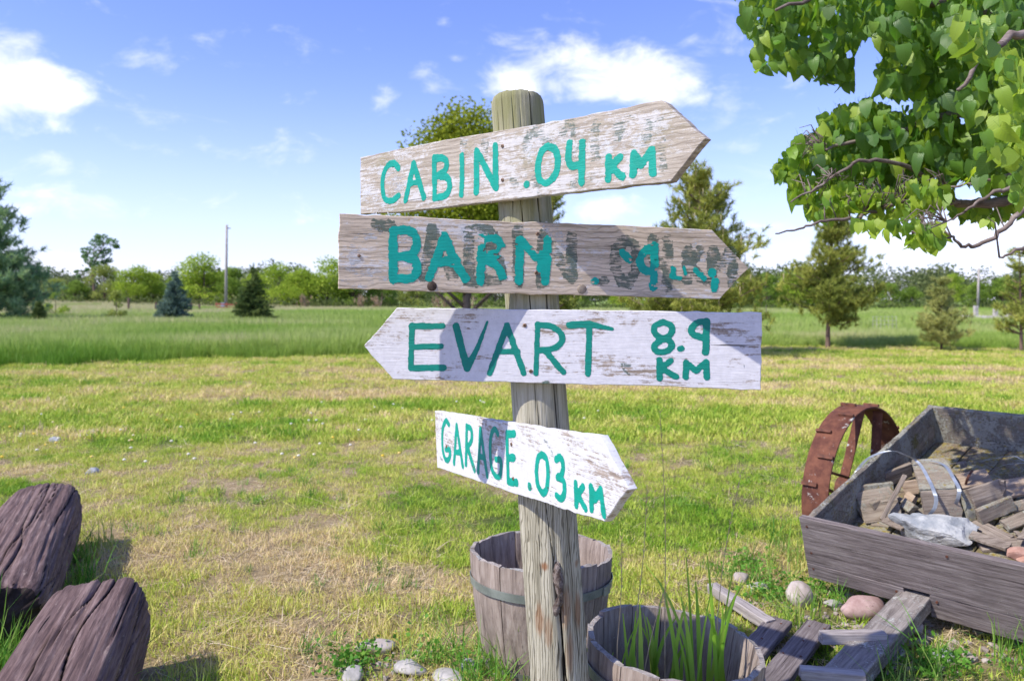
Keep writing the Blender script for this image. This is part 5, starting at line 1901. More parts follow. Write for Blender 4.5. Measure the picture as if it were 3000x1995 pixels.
def fence(name, label, posts, rails, Y0, Y1, pw, mat):
    g = posts[0]
    root = empty(name, Matrix.Translation(P(g[0], 700, Y0)), label, 'fence')
    n_ = len(posts)
    for i, (px, top, bot) in enumerate(posts):
        Y = Y0 + (Y1 - Y0) * i / max(1, n_ - 1)
        a, c = P(px, bot, Y), P(px, top, Y)
        v, f = plank_geo((c - a).length, pw, pw, i, 6, .004, .01, .01)
        link('fence_post', mesh_np('fence_post', v, f, mat), frame(a, c - a, Vector((1, 0, 0))), root)
    for (p0, p1, hgt) in rails:
        a, c = P(p0[0], p0[1], Y0), P(p1[0], p1[1], Y1)
        a.y -= pw * .75
        c.y -= pw * .75
        v, f = plank_geo((c - a).length, hgt, .04, 3, 12, .004, 0, .006)
        link('fence_rail', mesh_np('fence_rail', v, f, mat), frame(a, c - a, Vector((0, 0, 1))), root)


fence('rail_fence', 'pale grey post and rail fence at the right edge of the meadow', [(2191, 706, 742), (2247, 704, 742), (2292, 711, 742), (2322, 705, 742), (2372, 708, 744)], [((2180, 729), (2400, 731), .16)], 46, 44, .20, M['fence'])
fence('wire_fence', 'row of brown fence posts at the far side of the left meadow', [(296, 686, 726), (359, 696, 722), (440, 697, 722), (459, 700, 722)], [], 72, 78, .17, M['trunk'])
Yg = 84
gr = empty('red_gate', Matrix.Translation(P(497, 716, Yg)), 'low faded red rail gate at the foot of the utility pole', 'gate')
for k in range(3):
    a, c = P(496, 700 + k * 7, Yg), P(546, 702 + k * 7, Yg)
    v, f = plank_geo((c - a).length, .16, .06, k, 6)
    link('gate_rail', mesh_np('gate_rail', v, f, M['redpaint']), frame(a, c - a, Vector((0, 0, 1))), gr)
for px in (498, 522, 544):
    a, c = P(px, 722, Yg + .1), P(px, 697, Yg + .1)
    v, f = plank_geo((c - a).length, .12, .06, px, 3)
    link('gate_upright', mesh_np('gate_upright', v, f, M['redpaint']), frame(a, c - a, Vector((1, 0, 0))), gr)
# faint wire plant guard in the right meadow
wg = []
for px in range(2010, 2066, 9):
    wg.append(tube([P(px, 756, 27), P(px, 728, 27)], [.006, .006], 4))
for py in (729, 738, 747):
    wg.append(tube([P(2008, py, 27), P(2066, py, 27)], [.005, .005], 4))
v, f = merge(wg)
link('plant_guard', mesh_np('plant_guard', v, f, M['fence']), Matrix(), None, 'thin wire guard standing in the tall grass between two pines', 'wire guard')

# ------------------------------------------------------------------ overhanging linden, trunk out of frame on the right
rl = np.random.default_rng(55)
prl = random.Random(55)
LT = Vector((3.75, 3.9, 0))
lin = empty('linden_tree', Matrix.Translation(LT), 'leafy linden tree hanging its branches into the upper right of the picture', 'tree')
v, f = tube(smooth_path([LT + Vector((.05, 0, -.1)), LT + Vector((0, 0, .6)), LT + Vector((-.05, .05, 1.6)), LT + Vector((.0, .1, 2.8)), LT + Vector((.15, .2, 4.6)), LT + Vector((.1, .3, 6.2))], 24), list(np.linspace(.20, .05, 25)), 16, True, .05, prl)
link('trunk', mesh_np('trunk', v, f, M['trunk'], True), Matrix(), lin)


def branch(pts, r0, r1, n=26, jit=.05, crook=.012, seg=9):
    p = smooth_path(pts, n)
    p = [q + Vector((prl.gauss(0, crook), prl.gauss(0, crook), prl.gauss(0, crook))) * (0 if i == 0 else 1) for i, q in enumerate(p)]
    v, f = tube(p, [r0 + (r1 - r0) * (i / n) ** .8 for i in range(n + 1)], seg, True, jit, prl)
    o = link('branch', mesh_np('branch', v, f, M['bark'], True), Matrix(), lin)
    return p


TW = []      # twig tubes, one fine part
BR = []
PB = lambda x, y, Y: P(x, y, Y + .28)
# the thick limb across the frame edge, and its arching continuation
BR.append(branch([LT + Vector((0, .05, 1.7)), PB(2500, 425, 3.45), PB(2358, 455, 3.35), PB(2260, 470, 3.3), PB(2185, 463, 3.3), PB(2110, 440, 3.25), PB(2010, 455, 3.2), PB(1920, 495, 3.15)], .036, .006, 40, .06, .003))
BR.append(branch([PB(2150, 452, 3.28), PB(2125, 405, 3.1), PB(2060, 375, 3.0), PB(1985, 370, 2.95), PB(1940, 395, 2.95), PB(1880, 432, 2.95), PB(1822, 465, 2.95)], .013, .003, 30, .06, .003))
BR.append(branch([LT + Vector((0, .0, 1.35)), PB(2560, 420, 2.9), PB(2420, 445, 2.75), PB(2345, 495, 2.7), PB(2290, 545, 2.7), PB(2235, 570, 2.7), PB(2205, 558, 2.7), PB(2190, 545, 2.7), PB(2160, 560, 2.7)], .016, .003, 40, .08, .004))
BR.append(branch([PB(2210, 466, 3.3), PB(2140, 470, 3.1), PB(2060, 470, 3.0), PB(1980, 500, 2.95), PB(1930, 505, 2.9), PB(1875, 515, 2.9), PB(1830, 530, 2.9), PB(1782, 537, 2.9)], .012, .0028, 34, .06, .004))
BR.append(branch([PB(2150, 455, 3.28), PB(2107, 470, 3.1), PB(2108, 520, 3.05), PB(2098, 552, 3.05), PB(2092, 570, 3.05)], .012, .003, 18, .1, .003))
BR.append(branch([LT + Vector((0, 0, 1.9)), PB(2480, 350, 3.0), PB(2358, 392, 2.9), PB(2250, 420, 2.9), PB(2180, 436, 2.95)], .013, .004, 24, .06, .004))
BR.append(branch([LT + Vector((0, 0, 1.25)), PB(2600, 530, 2.6), PB(2430, 545, 2.45), PB(2358, 570, 2.4), PB(2300, 597, 2.4)], .018, .003, 24, .08, .003))
BR.append(branch([PB(2358, 430, 2.6), PB(2290, 445, 2.6), PB(2230, 480, 2.6), PB(2180, 512, 2.6)], .009, .003, 18, .06, .003))
# upper limbs, mostly inside the leaves
BR.append(branch([LT + Vector((0, 0, 2.4)), P(2500, 120, 3.6), P(2300, 40, 3.5), P(2120, 0, 3.4), P(1950, -20, 3.35), P(1790, 20, 3.3)], .045, .006, 30, .06, .006))
BR.append(branch([LT + Vector((0, 0, 2.0)), P(2480, 250, 3.7), P(2300, 240, 3.6), P(2160, 270, 3.5), P(2040, 310, 3.45), P(1900, 340, 3.4)], .040, .006, 30, .06, .006))
BR.append(branch([LT + Vector((0, 0, 2.2)), P(2500, 150, 2.9), P(2358, 85, 2.8), P(2270, 120, 2.75), P(2210, 210, 2.7)], .03, .006, 24, .06, .006))
BR.append(branch([LT + Vector((0, 0, 1.8)), P(2420, 180, 4.2), P(2250, 150, 4.3), P(2100, 120, 4.4)], .04, .008, 24, .06, .006))

# leaf: heart-shaped blade, folded on the midrib, toothed, drooping tip
def leaf_mesh(k):
    r_ = random.Random(k)
    hw = [0, .33, .47, .52, .50, .43, .30, .13, 0]
    ys = [.05, .00, .08, .24, .43, .62, .79, .92, 1.03]
    fold = r_.uniform(-.12, .34)
    curl = r_.uniform(.05, .62)
    v, mid, lft, rgt = [], [], [], []
    for i, (w, y) in enumerate(zip(hw, ys)):
        yy = max(y, .04)
        bend = -curl * yy * yy
        mid.append(len(v))
        v.append((0, yy if i else .06, bend))
        if 0 < i < 8:
            th = .012 if i % 2 else -.006
            rip = .03 * (1 if i % 2 else -1)
            lft.append(len(v))
            v.append((-(w + th), y, bend + fold * w + rip * .5))
            rgt.append(len(v))
            v.append(((w + th) * r_.uniform(.92, 1.05), y, bend + fold * w * r_.uniform(.7, 1.2) - rip * .4))
    f = []
    for i in range(8):
        if i == 0:
            f += [(mid[0], lft[0], mid[1]), (mid[0], mid[1], rgt[0])]
        elif i == 7:
            f += [(mid[7], lft[6], mid[8]), (mid[7], mid[8], rgt[6])]
        else:
            f += [(mid[i], lft[i - 1], lft[i], mid[i + 1]), (mid[i], mid[i + 1], rgt[i], rgt[i - 1])]
    # petiole
    n0 = len(v)
    v += [(-.012, .06, 0), (.012, .06, 0), (.008, -.42, .10), (-.008, -.42, .10)]
    f.append((n0, n0 + 1, n0 + 2, n0 + 3))
    return v, f


def mat_linden():
    m, b = newmat('linden_leaves')
    oi = b.objrand()
    isl = b.island()
    vt = b.n('ShaderNodeAttribute', attribute_name='hue').outputs['Fac']
    rr = b.math('FRACT', b.math('ADD', b.math('MULTIPLY', oi, 7.3), isl))
    fac = b.math('ADD', b.math('MULTIPLY', rr, .5), b.math('MULTIPLY', vt, .62))
    col = b.ramp(fac, [(.05, (.020, .088, .006)), (.36, (.058, .185, .009)), (.66, (.16, .35, .013)), (.98, (.44, .58, .03))])
    uv = b.n('ShaderNodeAttribute', attribute_name='blade').outputs['Vector']
    x = b.xyz(uv)
    ax = b.math('ABSOLUTE', x[0])
    # side veins sweep forward from the midrib
    vein = b.math('SINE', b.math('MULTIPLY', b.math('SUBTRACT', x[1], b.math('MULTIPLY', ax, .65)), 52))
    vm = b.math('MAXIMUM', b.mask(vein, .80, .99), b.mask(ax, .03, .008))
    col = b.mix(b.math('MULTIPLY', vm, .30), col, (.26, .36, .08))
    geo = b.n('ShaderNodeNewGeometry')
    col = b.mix(b.math('MULTIPLY', geo.outputs['Backfacing'], .28), col, (.20, .31, .12))
    h = b.math('SUBTRACT', b.math('MULTIPLY', b.math('ADD', vein, 1), .25), vm)
    b.bsdf(col, .40, .45, h, .22, .004, trans=.46, transcol=b.mix(.55, col, (.46, .68, .02)))
    return m


ML = mat_linden()
LM = []
for k in range(6):
    v, f = leaf_mesh(k)
    for hue in (0, 1, 2):
        me = mesh_np('leaf', v, f, ML, True)
        me.attributes.new('hue', 'FLOAT', 'POINT').data.foreach_set('value', [hue * .5] * len(v))
        a = me.attributes.new('blade', 'FLOAT_VECTOR', 'POINT')
        a.data.foreach_set('vector', np.asarray(v, np.float32).ravel())
        LM.append((me, np.asarray(v, float), f, hue))

# leaf sprays: (px, py, half-w, half-h, depth range, count, leaf size, youth)
SP = [(1780, 40, 72, 62, 2.9, 3.7, 52, .082, .15), (1850, 85, 85, 80, 2.9, 3.8, 74, .082, .1), (1940, 50, 75, 62, 2.9, 3.9, 58, .082, .05), (1762, 130, 26, 50, 3.0, 3.5, 13, .075, .3), (1900, 150, 62, 40, 3.0, 3.7, 30, .082, .0),
      (1945, 188, 16, 18, 3.1, 3.4, 5, .07, .2), (2000, 20, 60, 40, 2.9, 4.0, 36, .082, .05), (2060, 50, 50, 70, 2.8, 4.0, 50, .084, .15), (2140, 60, 80, 95, 2.7, 4.2, 125, .086, .0), (2260, 60, 90, 95, 2.5, 4.2, 135, .088, .0), (2340, 90, 60, 120, 2.4, 4.0, 90, .09, .1),
      (2080, 170, 55, 60, 2.9, 4.0, 60, .084, .1), (2050, 205, 28, 18, 2.9, 3.4, 9, .08, .35), (2180, 190, 80, 90, 2.8, 4.3, 115, .086, .0), (2290, 230, 75, 90, 2.5, 4.2, 110, .088, .0), (2340, 300, 45, 95, 2.1, 3.2, 46, .088, .45),
      (1985, 265, 58, 28, 2.9, 3.6, 34, .08, .45), (1930, 300, 50, 34, 2.9, 3.5, 34, .078, .45), (1870, 352, 48, 34, 2.9, 3.5, 38, .076, .5), (1822, 388, 30, 32, 2.9, 3.4, 22, .07, .5), (1795, 400, 14, 18, 3.0, 3.3, 6, .07, .2),
      (2030, 320, 80, 50, 2.9, 3.9, 76, .082, .1), (2120, 310, 80, 65, 2.8, 4.1, 92, .084, .0), (1960, 390, 85, 50, 2.9, 3.8, 84, .078, .1), (2080, 400, 90, 55, 2.9, 4.0, 86, .08, .1), (2200, 350, 90, 65, 2.8, 4.1, 92, .084, .05), (2300, 390, 65, 60, 2.6, 4.0, 56, .084, .1),
      (1870, 440, 50, 30, 2.8, 3.3, 32, .066, .6), (1960, 460, 75, 30, 2.7, 3.2, 40, .062, .75), (2060, 470, 75, 40, 2.7, 3.2, 38, .060, .8), (2140, 450, 50, 40, 2.6, 3.1, 26, .064, .8), (2030, 520, 60, 28, 2.7, 3.1, 14, .055, .85), (2120, 540, 36, 34, 2.8, 3.1, 12, .060, .8), (2150, 545, 30, 26, 2.9, 3.1, 5, .064, .8),
      (1900, 480, 60, 30, 2.8, 3.2, 18, .055, .8), (2260, 490, 80, 22, 3.2, 3.8, 22, .075, .1), (2340, 470, 40, 30, 3.2, 3.9, 14, .08, .1), (2310, 330, 40, 50, 2.0, 2.3, 10, .085, .9), (2330, 180, 36, 60, 2.0, 2.5, 14, .088, .5), (2230, 100, 60, 60, 2.2, 2.6, 16, .088, .3), (2345, 440, 25, 35, 2.2, 2.5, 6, .07, .9), (2275, 512, 14, 12, 2.6, 2.7, 2, .05, .8),
      # beyond the frame: the rest of the crown
      (2480, 60, 120, 160, 2.4, 4.8, 170, .09, .0), (2500, 280, 120, 130, 2.4, 4.8, 150, .09, .0), (2700, 120, 140, 220, 2.6, 4.8, 170, .09, .0), (2640, 380, 110, 90, 2.8, 4.8, 70, .085, .1), (1980, -90, 200, 80, 2.9, 4.2, 130, .09, .0), (2240, -130, 180, 100, 2.6, 4.6, 150, .09, .0), (2560, -160, 200, 140, 2.4, 5.0, 130, .09, .0), (1720, -70, 70, 50, 2.9, 3.7, 26, .085, .1)]
lv = []
for (px, py, rx, ry, y0, y1, n_, sz, young) in SP:
    for i in range(int(n_ * (2.3 if young < .5 else 2.7))):
        a = prl.uniform(0, 6.283)
        r = prl.random() ** .5
        x, y = px + math.cos(a) * r * rx, py + math.sin(a) * r * ry
        Y = prl.uniform(y0, y1) + (.45 if y0 >= 2.4 and y < 515 else 0)
        c = P(x, y, Y)
        lv.append((c, sz * prl.uniform(.48, 1.06) * (.72 if Y < 2.62 else 1.0), young, x, y))
# each leaf hangs from a twig end above it: petiole up, blade sloping down and outward
mats = []
order = []
for i, (c, sz, young, x, y) in enumerate(lv):
    d = Vector((prl.gauss(-.10, .34), prl.gauss(-.25, .34), -1.15 + prl.gauss(0, .30)))      # tip direction
    d.normalize()
    nrm = Vector((prl.gauss(-.40, .75), prl.gauss(-.60, .60), prl.gauss(.50, .5)))         # upper face towards light
    nrm = (nrm - d * nrm.dot(d)).normalized()
    xa = d.cross(nrm).normalized()
    Mx = Matrix(((xa.x, d.x, nrm.x, c.x), (xa.y, d.y, nrm.y, c.y), (xa.z, d.z, nrm.z, c.z), (0, 0, 0, 1))) @ Matrix.Diagonal((sz * prl.uniform(.50, .92), sz, sz * prl.uniform(.6, 1.8), 1)) @ Matrix.Translation((0, -.5, 0))
    hue = 2 if prl.random() < young + .08 else (1 if prl.random() < .38 + young * .5 else 0)
    li = prl.randrange(6) * 3 + hue
    infr = (0 < x < 2358 and 0 < y < 620)
    mats.append((Mx, li, (sz / c.y) if infr else 0))
rank = sorted(range(len(mats)), key=lambda i: -mats[i][2])
solo = set(rank[:300])
vs, fs, hs, bs, nofs = [], [], [], [], 0
for i, (Mx, li, _) in enumerate(mats):
    me, v, f, hue = LM[li]
    if i in solo:
        link('leaf', me, Mx, lin)
    else:
        A = np.array(Mx)
        vs.append(v @ A[:3, :3].T + A[:3, 3])
        fs += [tuple(q + nofs for q in p) for p in f]
        hs.append(np.full(len(v), hue * .5))
        bs.append(v)
        nofs += len(v)
me = mesh_np('foliage', np.concatenate(vs), fs, ML, True)
me.attributes.new('hue', 'FLOAT', 'POINT').data.foreach_set('value', np.concatenate(hs).astype(np.float32))
me.attributes.new('blade', 'FLOAT_VECTOR', 'POINT').data.foreach_set('vector', np.concatenate(bs).astype(np.float32).ravel())
link('foliage', me, Matrix(), lin, kind='stuff')
# twigs joining neighbouring leaves to the limbs
allp = np.array([tuple(q) for p in BR for q in p[3:]])
for i, (c, sz, young, x, y) in enumerate(lv):
    if young < .5 or i % 2:
        continue
    dd = np.linalg.norm(allp - np.array(c), axis=1)
    k = int(dd.argmin())
    if dd[k] > .17:
        continue
    a = Vector(allp[k])
    e = c + Vector((0, 0, sz * .9))
    m_ = a.lerp(e, .55) + Vector((prl.gauss(0, .02), prl.gauss(0, .02), .03 + prl.gauss(0, .02)))
    TW.append(tube([a, m_, e], [.0032, .0024, .0014], 4))
v, f = merge(TW)
link('twigs', mesh_np('twigs', v, f, M['bark'], True), Matrix(), lin, kind='stuff')

# ------------------------------------------------------------------ grass
def blades_mesh(name, n, rad, h0, h1, w, lean, seed, mat, segs=2, curl=.5, flat=False):
    rg = np.random.default_rng(seed)
    r = rad * np.sqrt(rg.random(n))
    a = rg.uniform(0, 2 * np.pi, n)
    bx, by = r * np.cos(a), r * np.sin(a)
    h = rg.uniform(h0, h1, n)
    th = rg.uniform(0, 2 * np.pi, n)
    ln = np.abs(rg.normal(0, lean, n))
    dx, dy = np.cos(th), np.sin(th)
    wx, wy = -dy * w * .5, dx * w * .5
    tw = rg.uniform(-.9, .9, n)
    wx, wy = wx * np.cos(tw) - wy * np.sin(tw), wx * np.sin(tw) + wy * np.cos(tw)
    vs, fs = [], []
    rows = []
    for s in range(segs):
        t = s / segs
        off = h * (ln * t + curl * ln * t * t)
        zz = h * t * (1 - .35 * np.minimum(ln, 1.2) * t) if not flat else h * .06 * np.sin(t * 3.1) + .004
        ww = 1 - .35 * t
        cxx, cyy = bx + dx * off, by + dy * off
        rows.append((np.stack([cxx - wx * ww, cyy - wy * ww, zz], 1), np.stack([cxx + wx * ww, cyy + wy * ww, zz], 1)))
    off = h * (ln + curl * ln)
    zz = h * (1 - .35 * np.minimum(ln, 1.2)) if not flat else np.full(n, .006)
    tip = np.stack([bx + dx * off, by + dy * off, zz], 1)
    per = 2 * segs + 1
    V = np.zeros((n, per, 3))
    for s in range(segs):
        V[:, 2 * s] = rows[s][0]
        V[:, 2 * s + 1] = rows[s][1]
    V[:, per - 1] = tip
    k = np.arange(n)[:, None] * per
    F = []
    for s in range(segs - 1):
        F += [k + np.array([[2 * s, 2 * s + 1, 2 * s + 3]]), k + np.array([[2 * s, 2 * s + 3, 2 * s + 2]])]
    F.append(k + np.array([[2 * segs - 2, 2 * segs - 1, per - 1]]))
    return mesh_np(name, V.reshape(-1, 3), np.concatenate(F), mat)


def scatter(name, xy, sc_, tint, variants, label, rgs, tilt=.15):
    """one mass of instanced tufts on a point cloud"""
    n = len(xy)
    zz = ground_z(xy[:, 0], xy[:, 1])
    me = bpy.data.meshes.new(name)
    me.vertices.add(n)
    me.vertices.foreach_set('co', np.stack([xy[:, 0], xy[:, 1], zz], 1).astype(np.float32).ravel())
    rot = np.stack([rgs.normal(0, tilt, n), rgs.normal(0, tilt, n), rgs.uniform(0, 6.283, n)], 1)
    for nm, ty, val, key in (('tint', 'FLOAT', tint, 'value'), ('size', 'FLOAT', sc_, 'value'), ('turn', 'FLOAT_VECTOR', rot, 'vector'), ('which', 'INT', rgs.integers(0, len(variants), n), 'value')):
        me.attributes.new(nm, ty, 'POINT').data.foreach_set(key, np.asarray(val, np.int32 if ty == 'INT' else np.float32).ravel())
    ng = bpy.data.node_groups.new(name + '_tufts', 'GeometryNodeTree')
    ng.interface.new_socket('Geometry', in_out='INPUT', socket_type='NodeSocketGeometry')
    ng.interface.new_socket('Geometry', in_out='OUTPUT', socket_type='NodeSocketGeometry')
    N, L = ng.nodes.new, ng.links.new
    gi, go = N('NodeGroupInput'), N('NodeGroupOutput')
    join = N('GeometryNodeJoinGeometry')

    def attr(nm, ty):
        a = N('GeometryNodeInputNamedAttribute')
        a.data_type = ty
        a.inputs[0].default_value = nm
        return a.outputs[0]
    wh = attr('which', 'INT')
    for k, vm in enumerate(variants):
        src = bpy.data.objects.new(name + '_source', vm)
        oi = N('GeometryNodeObjectInfo')
        oi.inputs['Object'].default_value = src
        ip = N('GeometryNodeInstanceOnPoints')
        cmp_ = N('FunctionNodeCompare')
        cmp_.data_type = 'INT'
        cmp_.operation = 'EQUAL'
        L(wh, cmp_.inputs[2])
        cmp_.inputs[3].default_value = k
        L(gi.outputs[0], ip.inputs['Points'])
        L(cmp_.outputs[0], ip.inputs['Selection'])
        L(oi.outputs['Geometry'], ip.inputs['Instance'])
        L(attr('turn', 'FLOAT_VECTOR'), ip.inputs['Rotation'])
        L(attr('size', 'FLOAT'), ip.inputs['Scale'])
        L(ip.outputs[0], join.inputs[0])
    L(join.outputs[0], go.inputs[0])
    o = link(name, me, Matrix(), None, label, kind='stuff')
    md = o.modifiers.new('tufts', 'NODES')
    md.node_group = ng
    return o


LG = mat_grass('lawn_grass', [(.0, (.13, .32, .018)), (.28, (.29, .46, .04)), (.54, (.50, .58, .085)), (.76, (.69, .64, .19)), (1., (.76, .60, .34))], .3, .34)
TG = mat_grass('meadow_grass', [(.0, (.14, .31, .028)), (.4, (.29, .43, .065)), (.7, (.43, .52, .14)), (1., (.64, .57, .32))], .3, .3)
SG = mat_grass('straw', [(0, (.42, .31, .17)), (.5, (.60, .47, .28)), (1, (.74, .62, .42))], .15, .8)


def fan_points(y0, y1, dens, rgs, margin=1.35, power=1.0):
    """points over the view fan between two depths; dens is a function of depth (per square metre)"""
    out = []
    edges = np.geomspace(y0, y1, 24)
    for a, c in zip(edges[:-1], edges[1:]):
        ym = (a + c) / 2
        hw = .643 * ym * margin + .8
        n_ = int((c - a) * 2 * hw * dens(ym))
        out.append(np.stack([rgs.uniform(-hw, hw, n_), rgs.uniform(a, c, n_)], 1))
    return np.concatenate(out)


rgs = np.random.default_rng(123)


def clear_of(xy):
    """keep tufts out of the barrels, the post and the logs"""
    k = np.ones(len(xy), bool)
    for (x, y, r) in ((.105, 3.02, .225), (.447, 2.37, .225), (.135, 2.215, .07)):
        k &= np.hypot(xy[:, 0] - x, xy[:, 1] - y) > r
    for (a, c, r) in (((-1.86, 2.82), (-2.53, 4.32), .15), ((-.98, 1.55), (-1.42, 2.86), .15)):
        a, c = np.array(a), np.array(c)
        d = c - a
        t = np.clip(((xy - a) @ d) / (d @ d), 0, 1)
        k &= np.hypot(*(xy - a - t[:, None] * d).T) > r
    return k


# mown lawn
lawn = [blades_mesh('lawn_tuft', 70, .085, .014, .042, .0034, .55, 10 + k, LG) for k in range(5)]
lawn_far = [blades_mesh('lawn_tuft_far', 60, .16, .03, .075, .009, .6, 30 + k, LG, 2) for k in range(4)]
xy = fan_points(1.2, 7.5, lambda y: 190 if y < 4.5 else 130, rgs)
dry = dryness(xy[:, 0], xy[:, 1])
keep = clear_of(xy) & (rgs.random(len(xy)) < np.clip(1.55 - 1.05 * dry, .30, 1))
# thin, stony ground round the cart and at the lower edge
thin = (np.hypot((xy[:, 0] - 2.0) / 1.1, (xy[:, 1] - 2.9) / .8) < 1) & (rgs.random(len(xy)) < .62)
thin |= (np.hypot((xy[:, 0] + .20) / .65, (xy[:, 1] - 2.82) / .24) < 1) & (rgs.random(len(xy)) < .72)
keep &= ~thin
xy, dry = xy[keep], dry[keep]
scatter('lawn_grass', xy, rgs.uniform(.7, 1.45, len(xy)), np.clip(dry + rgs.normal(0, .10, len(xy)), 0, 1), lawn, 'short mown lawn grass, green and yellowing', rgs)
xy = fan_points(7.5, 25, lambda y: 62 if y < 12 else 34, rgs, 1.3)
keep = meadow_edge(xy[:, 0], xy[:, 1]) < .25
xy = xy[keep]
dry = dryness(xy[:, 0], xy[:, 1])
keep = rgs.random(len(xy)) < np.clip(1.6 - 1.0 * dry, .35, 1)
xy, dry = xy[keep], dry[keep]
scatter('lawn_grass', xy, rgs.uniform(.7, 1.3, len(xy)), np.clip(dry + rgs.normal(0, .08, len(xy)), 0, 1), lawn_far, 'farther mown lawn running to the meadow edge', rgs)
# dead straw lying in the sward
straw = [blades_mesh('straw_litter', 26, .11, .05, .15, .0032, 1.0, 50 + k, SG, 2, .2, True) for k in range(4)]
xy = fan_points(1.6, 7.5, lambda y: 60, rgs, 1.2)
dry = dryness(xy[:, 0], xy[:, 1])
near_cart = np.exp(-(((xy[:, 0] - 1.7) / 1.2) ** 2 + ((xy[:, 1] - 3.1) / .9) ** 2))
keep = clear_of(xy) & (rgs.random(len(xy)) < np.clip((dry - .30) * 1.7 + near_cart * .7, .06, 1))
xy = xy[keep]
scatter('straw_litter', xy, rgs.uniform(.6, 1.3, len(xy)), rgs.random(len(xy)), straw, 'dead straw lying through the lawn', rgs, .08)

# tall meadow
tall = [blades_mesh('meadow_tuft', 70, .26, .25, .52, .010, .22, 70 + k, TG, 3, .6) for k in range(4)]
tall_far = [blades_mesh('meadow_tuft_far', 70, .75, .28, .55, .030, .25, 80 + k, TG, 2, .6) for k in range(4)]
xy = fan_points(12, 36, lambda y: 15 if y < 26 else 9, rgs, 1.3)
xy = np.concatenate([xy, fan_points(13, 26, lambda y: 12, rgs, 1.3)])
e = meadow_edge(xy[:, 0], xy[:, 1])
keep = (e > 0) & ((xy[:, 1] < 27) | (rgs.random(len(xy)) < .8))
xy, e = xy[keep], e[keep]
tn = .62 - .42 * np.exp(-e / 1.8) + (fbm(xy[:, 0] * .2, xy[:, 1] * .2, 0, 91, 3) - .5) * 1.0
right = np.clip((xy[:, 0] - 2) / 6, 0, 1)
scatter('meadow_grass', xy, (rgs.uniform(.75, 1.2, len(xy))) * (1 - .28 * right) * (.55 + .45 * np.clip(e / .8, 0, 1)), np.clip(tn + right * .1, 0, 1), tall, 'tall unmown meadow grass beyond the lawn', rgs, .08)
xy = fan_points(34, 112, lambda y: 3.4 if y < 60 else 1.9, rgs, 1.25)
seedy = np.clip((-xy[:, 0] - 12) / 14, 0, 1) * np.clip((xy[:, 1] - 38) / 10, 0, 1)
tn = .62 + (fbm(xy[:, 0] * .06, xy[:, 1] * .06, 0, 92, 3) - .5) * .8 + seedy * .55 * (fbm(xy[:, 0] * .12, xy[:, 1] * .12, 0, 95, 2) > .47)
scatter('meadow_grass', xy, rgs.uniform(.7, 1.2, len(xy)) * .9, np.clip(tn, 0, 1), tall_far, 'far meadow grass up to the hedgerow, seedy and pale at the left', rgs, .08)

# taller green tufts left uncut round the obstacles
UG = mat_grass('uncut_grass', [(0, (.08, .24, .025)), (.5, (.16, .36, .04)), (1, (.34, .46, .10))], .35, .5)
tuft = [blades_mesh('uncut_tuft', 16, .05, .10, .30, .0058, .38, 90 + k, UG, 4, .9) for k in range(5)]
tuft_s = [blades_mesh('green_tuft', 26, .06, .05, .13, .0050, .5, 97 + k, UG, 3, .7) for k in range(4)]
pts, szs = [], []


def along(a, c, n_, spread, s0, s1):
    for i in range(n_):
        t = rgs.random()
        pts.append((a[0] + (c[0] - a[0]) * t + rgs.normal() * spread, a[1] + (c[1] - a[1]) * t + rgs.normal() * spread))
        szs.append(rgs.uniform(s0, s1))


along((-1.66, 2.85), (-2.28, 4.3), 24, .05, .5, 1.0)      # right flank of the far log
along((-1.50, 2.55), (-1.95, 2.75), 34, .09, .8, 1.4)     # between the logs
along((-1.30, 2.2), (-1.52, 2.75), 18, .05, .7, 1.2)
along((-.80, 1.9), (-1.12, 2.6), 22, .06, .45, .9)       # right of the near log
along((-.15, 2.9), (.0, 2.75), 10, .08, .4, .8)           # foot of the back barrel
along((-.35, 3.1), (-.2, 2.75), 6, .10, .3, .7)
along((.36, 3.0), (.45, 2.75), 14, .06, .5, .9)
along((1.75, 3.0), (2.3, 2.45), 22, .10, .4, .95)         # in front of the cart
along((1.2, 3.3), (1.5, 3.6), 12, .12, .35, .7)
along((1.25, 2.7), (1.55, 2.9), 10, .08, .4, .8)
along((1.20, 3.75), (1.45, 4.3), 14, .08, .4, .8)
pts, szs = np.array(pts), np.array(szs)
scatter('uncut_grass', pts, szs, rgs.random(len(pts)), tuft, 'taller uncut grass along the logs, barrels and cart', rgs, .12)
# leafy green weeds dotted through the dry sward
xy = fan_points(2.3, 6.5, lambda y: 9, rgs, 1.2)
g_ = fbm(xy[:, 0] * 1.6, xy[:, 1] * 1.6, 0, 66, 3)
keep = clear_of(xy) & (g_ > .50)
xy = xy[keep]
scatter('green_tufts', xy, rgs.uniform(.4, 1.0, len(xy)), rgs.random(len(xy)) * .9, tuft_s, 'fresh green tufts dotted through the lawn', rgs, .15)


def weed_mesh(seed):
    rg = np.random.default_rng(seed)
    n_ = 46
    cen = np.stack([rg.normal(0, .05, n_), rg.normal(0, .05, n_), rg.uniform(.01, .055, n_)], 1)
    v, f = leaf_cards(cen, rg.uniform(.010, .022, n_), rg, droop=-.1, aspect=.8)
    return mesh_np('weed', v, f, UG)


